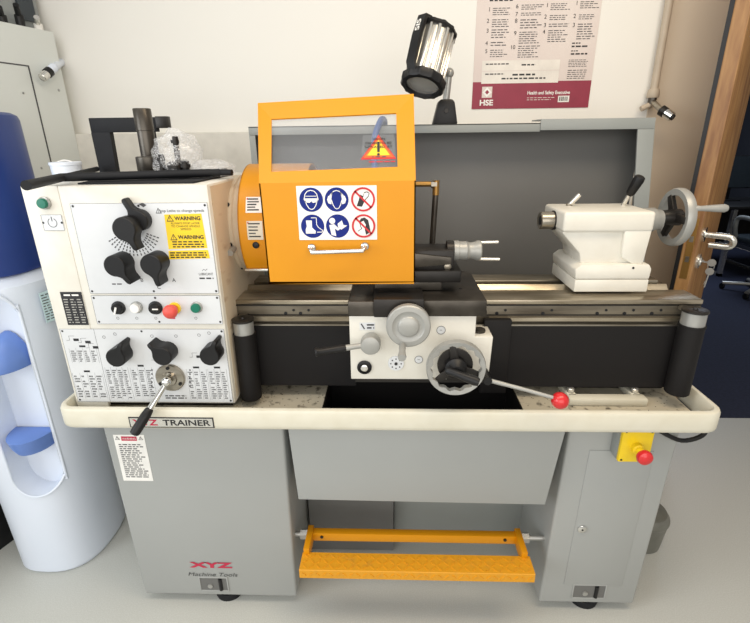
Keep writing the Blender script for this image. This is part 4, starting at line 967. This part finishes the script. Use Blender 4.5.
# =================================================================== DOOR
lx = 1.066; Hn = V((1.345, .935, 0)); La = V((lx, .60, 0)); dv = (Hn-La).normalized(); dn = V((dv.y, -dv.x, 0))
b = MB()
def dbox(s0, s1, n0, n1, z0, z1, mm, bv=0, mb=None):
    q = [La+dv*s0+dn*n0, La+dv*s1+dn*n0, La+dv*s1+dn*n1, La+dv*s0+dn*n1]
    (mb or b).hexa([p+V((0, 0, z0)) for p in q]+[p+V((0, 0, z1)) for p in q], mm, bv)
Ld = (Hn-La).length
dbox(0, Ld, -.044, 0, .01, 2.05, wood, .002); dbox(-.0012, .002, -.040, -.004, .3, 1.9, wood)
dbox(-.001, .004, -.056, -.043, .01, 2.05, black)
dr = b.build('door_1', kind='structure')
b = MB(); zh = at(690, 237, .6).z
dbox(-.0025, .001, -.033, -.011, zh-.15, zh+.06, brass, 0, b); dbox(-.004, 0, -.028, -.016, zh-.09, zh-.07, steel, 0, b); dbox(-.004, 0, -.028, -.016, zh-.02, zh, steel, 0, b); b.build('lock_plate', dr, 'brass lock plate on the door edge')
b = MB(); c = La+dv*.06; c.z = zh
b.rev([(.026, 0), (.026, .008), (.011, .010)], c, dn, chrome, 28); Zd = V((0, 0, -.036)); b.tube([c, c+dn*.04, c+dn*.075+Zd*.03, c+dn*.088+Zd*.3, c+dn*.088+Zd*.75+dv*.01, c+dn*.076+Zd+dv*.012, c+dn*.04+Zd+dv*.012, c+dn*.022+Zd+dv*.012], .0105, alul, 14); b.build('lever_handle', dr, 'polished steel lever handle')
b = MB(); c = La+dv*.06; c.z = zh-.095
b.rev([(.026, 0), (.026, .008), (.016, .010), (.014, .014)], c, dn, alul, 28); c2 = c-dn*.044; b.rev([(.026, 0), (.026, .008), (.02, .010)], c2, -dn, alul, 28); c2.z = zh; b.rev([(.026, 0), (.026, .008), (.011, .010)], c2, -dn, alul, 28); b.build('lock_rose', dr, 'round lock roses')
ky = thing('key_bunch', c+dn*.04-V((0, 0, .08)), 'pair of small steel keys, one in the door lock and one hanging', 'keys')
def key(mb, a, d_, L_):
    s_ = d_.orthogonal().normalized(); e = dv.copy(); s_ = d_.cross(e).normalized()
    o_ = a+d_*L_
    mb.hexa([a-s_*.002, a+s_*.002, o_+s_*.002, o_-s_*.002, a-s_*.002+e*.002, a+s_*.002+e*.002, o_+s_*.002+e*.002, o_-s_*.002+e*.002], alu)
    mb.rev([(.013, 0), (.013, .002)], o_+d_*.010, e, alu, 20)
    for t_ in (.2, .35): q = a+d_*L_*t_; mb.hexa([q, q+s_*.006, q+s_*.006+d_*.003, q+d_*.003, q+e*.002, q+s_*.006+e*.002, q+s_*.006+d_*.003+e*.002, q+d_*.003+e*.002], alu)
b = MB(); key(b, c+dn*.010, dn, .024); b.build('key', ky)
b = MB(); r0 = c+dn*.044-V((0, 0, .014)); b.torus(r0, dv, .010, .0009, alu, 24, 6); b.build('split_ring', ky)
b = MB(); a_ = r0+V((-.006, 0, -.075)); key(b, a_, (r0-V((0, 0, .014))-a_).normalized(), .048); b.build('key', ky)

# =================================================================== DARK ROOM
def gp(px, py): return atz(px, py, 0)
g = gp(735, 228)
dk = thing('desk', (g.x+.1, 4.2, 0), 'dark desk with slim silver legs in the dim room beyond the door', 'desk')
dX0 = at(712, 200, 4.2).x; 
b = MB(); b.box(dX0, 4.4, 3.9, 4.7, .70, .73, black, .004); b.build('desktop', dk)
for x in (dX0+.06, dX0+.55, dX0+1.0):
    b = MB(); b.box(x, x+.04, 3.92, 3.96, 0, .70, alul); b.box(x, x+.04, 3.92, 4.66, 0, .03, alul); b.build('leg', dk, 'silver leg')
b = MB(); b.box(dX0+.1, 4.3, 4.5, 4.52, .25, .68, blacksteel); b.build('modesty_panel', dk)
def monitor(x, lab, mm):
    t_ = thing('monitor', (x+.27, 4.4, .73), lab, 'monitor')
    b = MB(); b.box(x, x+.54, 4.38, 4.41, .86, 1.2, black, .006); b.box(x+.01, x+.53, 4.376, 4.381, .87, 1.19, mm); b.build('screen', t_)
    b = MB(); b.box(x+.25, x+.29, 4.41, 4.43, .74, .95, black); b.box(x+.17, x+.37, 4.33, 4.5, .7305, .742, black, .003); b.build('stand', t_)
monitor(dX0+.02, 'dark monitor at the near end of the far desk', cncd); monitor(dX0+.68, 'monitor with a faint blue sheen further along the far desk', cncd)
ch = thing('office_chair', (dX0-.02, 3.35, 0), 'dark grey office chair in front of the desk in the dim room', 'chair')
cX = dX0+.05; 
b = MB(); b.box(cX-.22, cX+.22, 3.1, 3.55, .45, .53, cncd, .03, 3); b.build('seat', ch); b = MB(); b.box(cX-.2, cX+.2, 3.04, 3.10, .60, 1.02, cncd, .025, 3); b.build('backrest', ch)
for s_ in (-1, 1): b = MB(); b.tube([(cX+s_*.2, 3.5, .48), (cX+s_*.27, 3.45, .6), (cX+s_*.27, 3.42, .70), (cX+s_*.26, 3.15, .70)], .02, cncg, 10); b.build('armrest', ch)
b = MB(); b.box(cX-.02, cX+.02, 3.07, 3.12, .5, .65, black); b.build('back_bracket', ch); b = MB(); b.cyl((cX, 3.33, .08), (cX, 3.33, .45), .025, alu)
for i in range(5): a = 2*PI*i/5; b.cyl((cX, 3.33, .09), (cX+.28*math.cos(a), 3.33+.28*math.sin(a), .06), .018, alu); b.cyl((cX+.28*math.cos(a)-.01, 3.33+.28*math.sin(a), .028), (cX+.28*math.cos(a)+.01, 3.33+.28*math.sin(a), .028), .028, black)
b.build('base', ch)

# =================================================================== BIN behind right cabinet
bp = gp(657, 548); b = MB(); bc = (bp.x-.035, .44)
bn = thing('waste_bin', (bc[0], bc[1], 0), 'round smoky grey waste bin on the floor behind the right cabinet', 'bin')
bc = (.944, .372)
b.rev([(.001, .004), (.066, 0), (.069, .003), (.080, .115), (.077, .115), (.066, .006), (.001, .006)], (*bc, 0), (0, 0, 1), binm, 40, caps=False); b.build('bin_body', bn)
b = MB(); b.rev([(.081, .112), (.083, .116), (.082, .126), (.07, .145), (.035, .155), (.001, .156)], (*bc, 0), (0, 0, 1), binm, 40); b.build('bin_lid', bn)

# =================================================================== WATER COOLER
CC = V((-1.182, .348)); wcx, wcy = CC
wco = thing('water_cooler', (wcx, wcy, 0), 'white floor standing water cooler with dark blue bottle on the left', 'water cooler')
fa = math.radians(-90)   # facing direction
fd = V((math.cos(fa), math.sin(fa), 0)); fs = V((-fd.y, fd.x, 0))
def cs(r, depth, n=40, p=2.6):
    P = []
    for i in range(n):
        a = 2*PI*i/n; c_, s_ = math.cos(a), math.sin(a); e = 2/p
        P.append((abs(c_)**e*math.copysign(1, c_)*depth, abs(s_)**e*math.copysign(1, s_)*r))
    return P
def ringc(r, d_, z, off=0): return [V((wcx, wcy, z))+fd*(x+off)+fs*y for x, y in cs(r, d_)]
b = MB(); secs = [(0, .143, .165, 0), (.012, .150, .175, 0), (.02, .150, .175, 0), (.3, .154, .178, 0), (.46, .157, .182, 0), (.80, .160, .180, 0), (.98, .157, .175, 0), (1.03, .150, .165, 0), (1.055, .12, .13, 0)]
b.loft([ringc(r, d_, z, o_) for z, r, d_, o_ in secs], whitep); wb = b.build('body', wco)
Yf_ = wcy-.178; cxw = at(20, 440, Yf_).x
def RO(w_, zb0, zt0, n=14):
    P = [(cxw+w_*math.sin(-PI/2+PI*i/n), zb0+.075-.075*math.cos(-PI/2+PI*i/n)) for i in range(n+1)]
    P += [(cxw+w_*math.sin(PI/2-PI*i/n), zt0-.10+.10*math.cos(PI/2-PI*i/n)) for i in range(n+1)]
    return P
zbt = at(28, 497, Yf_).z; ztp = at(0, 292, Yf_).z
cut = MB(); cut.prism(RO(.066, zbt, ztp), Yf_-.1, Yf_+.075, whitep, 'y'); cu = cut.build('cutter')
bo = wb.modifiers.new('b', 'BOOLEAN'); bo.object = cu; bo.operation = 'DIFFERENCE'; bo.solver = 'EXACT'
bpy.context.view_layer.update(); nm = bpy.data.meshes.new_from_object(wb.evaluated_get(bpy.context.evaluated_depsgraph_get()))
wb.modifiers.clear(); wb.data = nm; bpy.data.objects.remove(cu)
nm.set_sharp_from_angle(angle=math.radians(38))
b = MB(); b.loft([ringc(r, d_, z) for z, r, d_ in ((1.05, .11, .12), (1.06, .128, .14), (1.075, .134, .146), (1.48, .130, .142), (1.492, .126, .138), (1.50, .112, .125))], bluebot); b.build('bottle', wco, 'dark blue water bottle')
def bodyY(x): 
    q = min(abs(x-wcx)/.158, .999); return wcy-.180*(1-q**2.6)**(1/2.6)
b = MB(); P = [(x, z) for x, z in RO(.069, zbt-.003, ztp+.003)]; P = P+P[:1]
b.tube([(x, bodyY(x)+.002, z) for x, z in P], .0045, whitep, 10, res=2); b.build('recess_rim', wco)
zt_ = at(28, 440, Yf_).z
b = MB(); n = 24
def half(w_, d0, z): return [V((cxw-w_*math.cos(PI*i/n), Yf_+.07-d0*math.sin(PI*i/n), z)) for i in range(n+1)]
b.loft([[p-V((.0, 0, 0)) for p in half(.068*s_, .095*s_, z)] for z, s_ in ((zt_-.055, .80), (zt_-.03, .93), (zt_-.001, 1.0), (zt_, .98))], bluepl); b.build('drip_tray', wco, 'blue drip tray')
ztc = at(20, 370, Yf_).z
b = MB(); b.loft([half(.062*s_, .10*s_, z) for z, s_ in ((ztc-.008, .97), (ztc, 1.0), (ztc+.03, .9), (ztc+.06, .68), (ztc+.085, .38), (ztc+.095, .1))], bluepl); b.build('tap_cover', wco, 'blue tap cover')
b = MB(); b.box(cxw-.018, cxw+.018, Yf_-.028, Yf_, ztc+.012, ztc+.032, white, .003); b.build('tap_button', wco)
def front(px, py):
    v = ray(px, py)
    for i in range(500):
        p = CO+v*(.4+i*.004); x, y = p.y-wcy, p.x-wcx
        if (abs(x)/.181)**2.6+(abs(y)/.166)**2.6 <= 1: return p
# small label sheet on the side
sp_ = front(48, 305); nn = V((sp_.x-wcx, sp_.y-wcy, 0)).normalized(); ss = V((-nn.y, nn.x, 0)); k = Ink(V((sp_.x, sp_.y, sp_.z))+nn*.006, ss, (0, 0, 1), .0006)
k.slab(-.022, -.05, .022, .045, mat('pale_label', (200, 224, 226), .5), .0005); k.micro(-.019, -.045, .016, .04, 10, inkg, 2, .4, .35); k.build('instruction_label', wco, 'pale green printed label')

# =================================================================== MACHINE at left
A_ = V((-1.205, .90, 0)); dd = V((.30, .93, 0)).normalized(); dp = V((-dd.y, dd.x, 0))   # dp points away (left)
cm = thing('machine_enclosure', (A_.x-.5, .4, 0), 'tall pale grey machine enclosure with a recessed window behind the water cooler', 'machine')
def mbx(mb, s0, s1, n0, n1, z0, z1, mm, bv=0):
    q = [A_-dd*s0+dp*n0, A_-dd*s1+dp*n0, A_-dd*s1+dp*n1, A_-dd*s0+dp*n1]
    mb.hexa([p+V((0, 0, z0)) for p in q]+[p+V((0, 0, z1)) for p in q], mm, bv)
zr = at(50, 32, .90).z
b = MB(); mbx(b, 0, 1.1, 0, .9, .30, zr, cncm, .004); mbx(b, 0, 1.1, .055, .9, zr, 2.6, cncg); mbx(b, .5, 1.1, 0, .9, zr, 2.6, cncm); b.build('cabinet', cm)
b = MB(); mbx(b, .02, 1.08, .02, .88, 0, .30, black); b.build('plinth', cm, 'black plinth')
b = MB(); mbx(b, .02, .078, .045, .056, zr+.03, 2.5, cncd); b.build('window_panel', cm, 'dark window strip')
b = MB(); zs_ = at(33, 70, .86).z; mbx(b, .13, 1.0, -.002, .002, .3, zs_, cncm, .001); mbx(b, .126, .131, -.0028, .001, .3, zs_+.004, inkg); mbx(b, .131, 1.0, -.0028, .001, zs_, zs_+.004, inkg); b.build('access_panel', cm)
for s_, z_ in ((.03, 1.60), (.03, 1.33), (.17, 1.33), (.17, 1.58)):
    b = MB(); q = A_-dd*s_; b.rev([(.005, 0), (.004, .002)], (q.x, q.y, z_), -dp, alu, 10); b.build('panel_screw', cm)
for s_, hh in ((.035, .035), (.10, .06), (.16, .04)):
    b = MB(); w_ = A_-dd*s_+dp*.025; b.cyl((w_.x, w_.y, zr), (w_.x, w_.y, zr+hh*.6), .014, black if s_ != .035 else white, seg=14); b.cyl((w_.x, w_.y, zr+hh*.5), (w_.x+.02, w_.y-.03, zr+hh), .009, black if s_ != .035 else alul, seg=12); b.build('toggle_clamp', cm)
w1 = at(54, 67.5, .84); w2 = at(42, 78, .78); w0_ = at(61.5, 62, .951); b = MB(); b.cyl(w0_, w1, .012, whitep); b.cyl(w1, w1+(w2-w1)*.35, .015, whitep); b.cyl(w1+(w2-w1)*.35, w1+(w2-w1)*.6, .0165, black); b.cyl(w1+(w2-w1)*.6, w2, .014, alul, ch=.002)
tag(b.build('air_coupling'), 'white and black air coupling sticking out of the wall beside the machine enclosure', 'valve')

# =================================================================== LIGHT
def area(loc, rot, sx, sy, pw, col):  # ceiling lamps, left daylight and added fills share one object name
    l = bpy.data.lights.new('lamp', 'AREA'); l.shape = 'RECTANGLE'; l.size = sx; l.size_y = sy; l.energy = pw; l.color = col
    o = bpy.data.objects.new('ceiling_and_fill_light', l); COL.objects.link(o); o.location = loc; o.rotation_euler = [math.radians(a) for a in rot]; return o
area((-.8, -.55, 2.6), (0, 0, 0), 1.6, .6, 13, (1, .98, .95))
area((.75, -.4, 2.6), (0, 0, 0), 1.2, .6, 19, (1, .82, .60))
area((-2.6, -1.6, 1.7), (0, -80, 25), 1.6, 1.6, 38, (.88, .94, 1))  # cool daylight from the left, out of view, not a ceiling lamp
area((0, -2.5, 1.5), (72, 0, 0), 3.2, 1.8, 42, (1, .97, .93))  # fill added behind the camera to brighten cabinets and floor
area((3.2, 4.2, 2.6), (0, 0, 0), 1.5, 1.0, 40, (.75, .85, 1))  # unseen light added to lift the dark far room and its carpet
w = bpy.data.worlds.new('room_light'); scn.world = w; w.use_nodes = True
w.node_tree.nodes['Background'].inputs[0].default_value = (1, .97, .93, 1); w.node_tree.nodes['Background'].inputs[1].default_value = .5
vs = scn.view_settings; vs.view_transform = 'Standard'; vs.look = 'None'; vs.gamma = 1; vs.use_curve_mapping = False; vs.exposure = 0
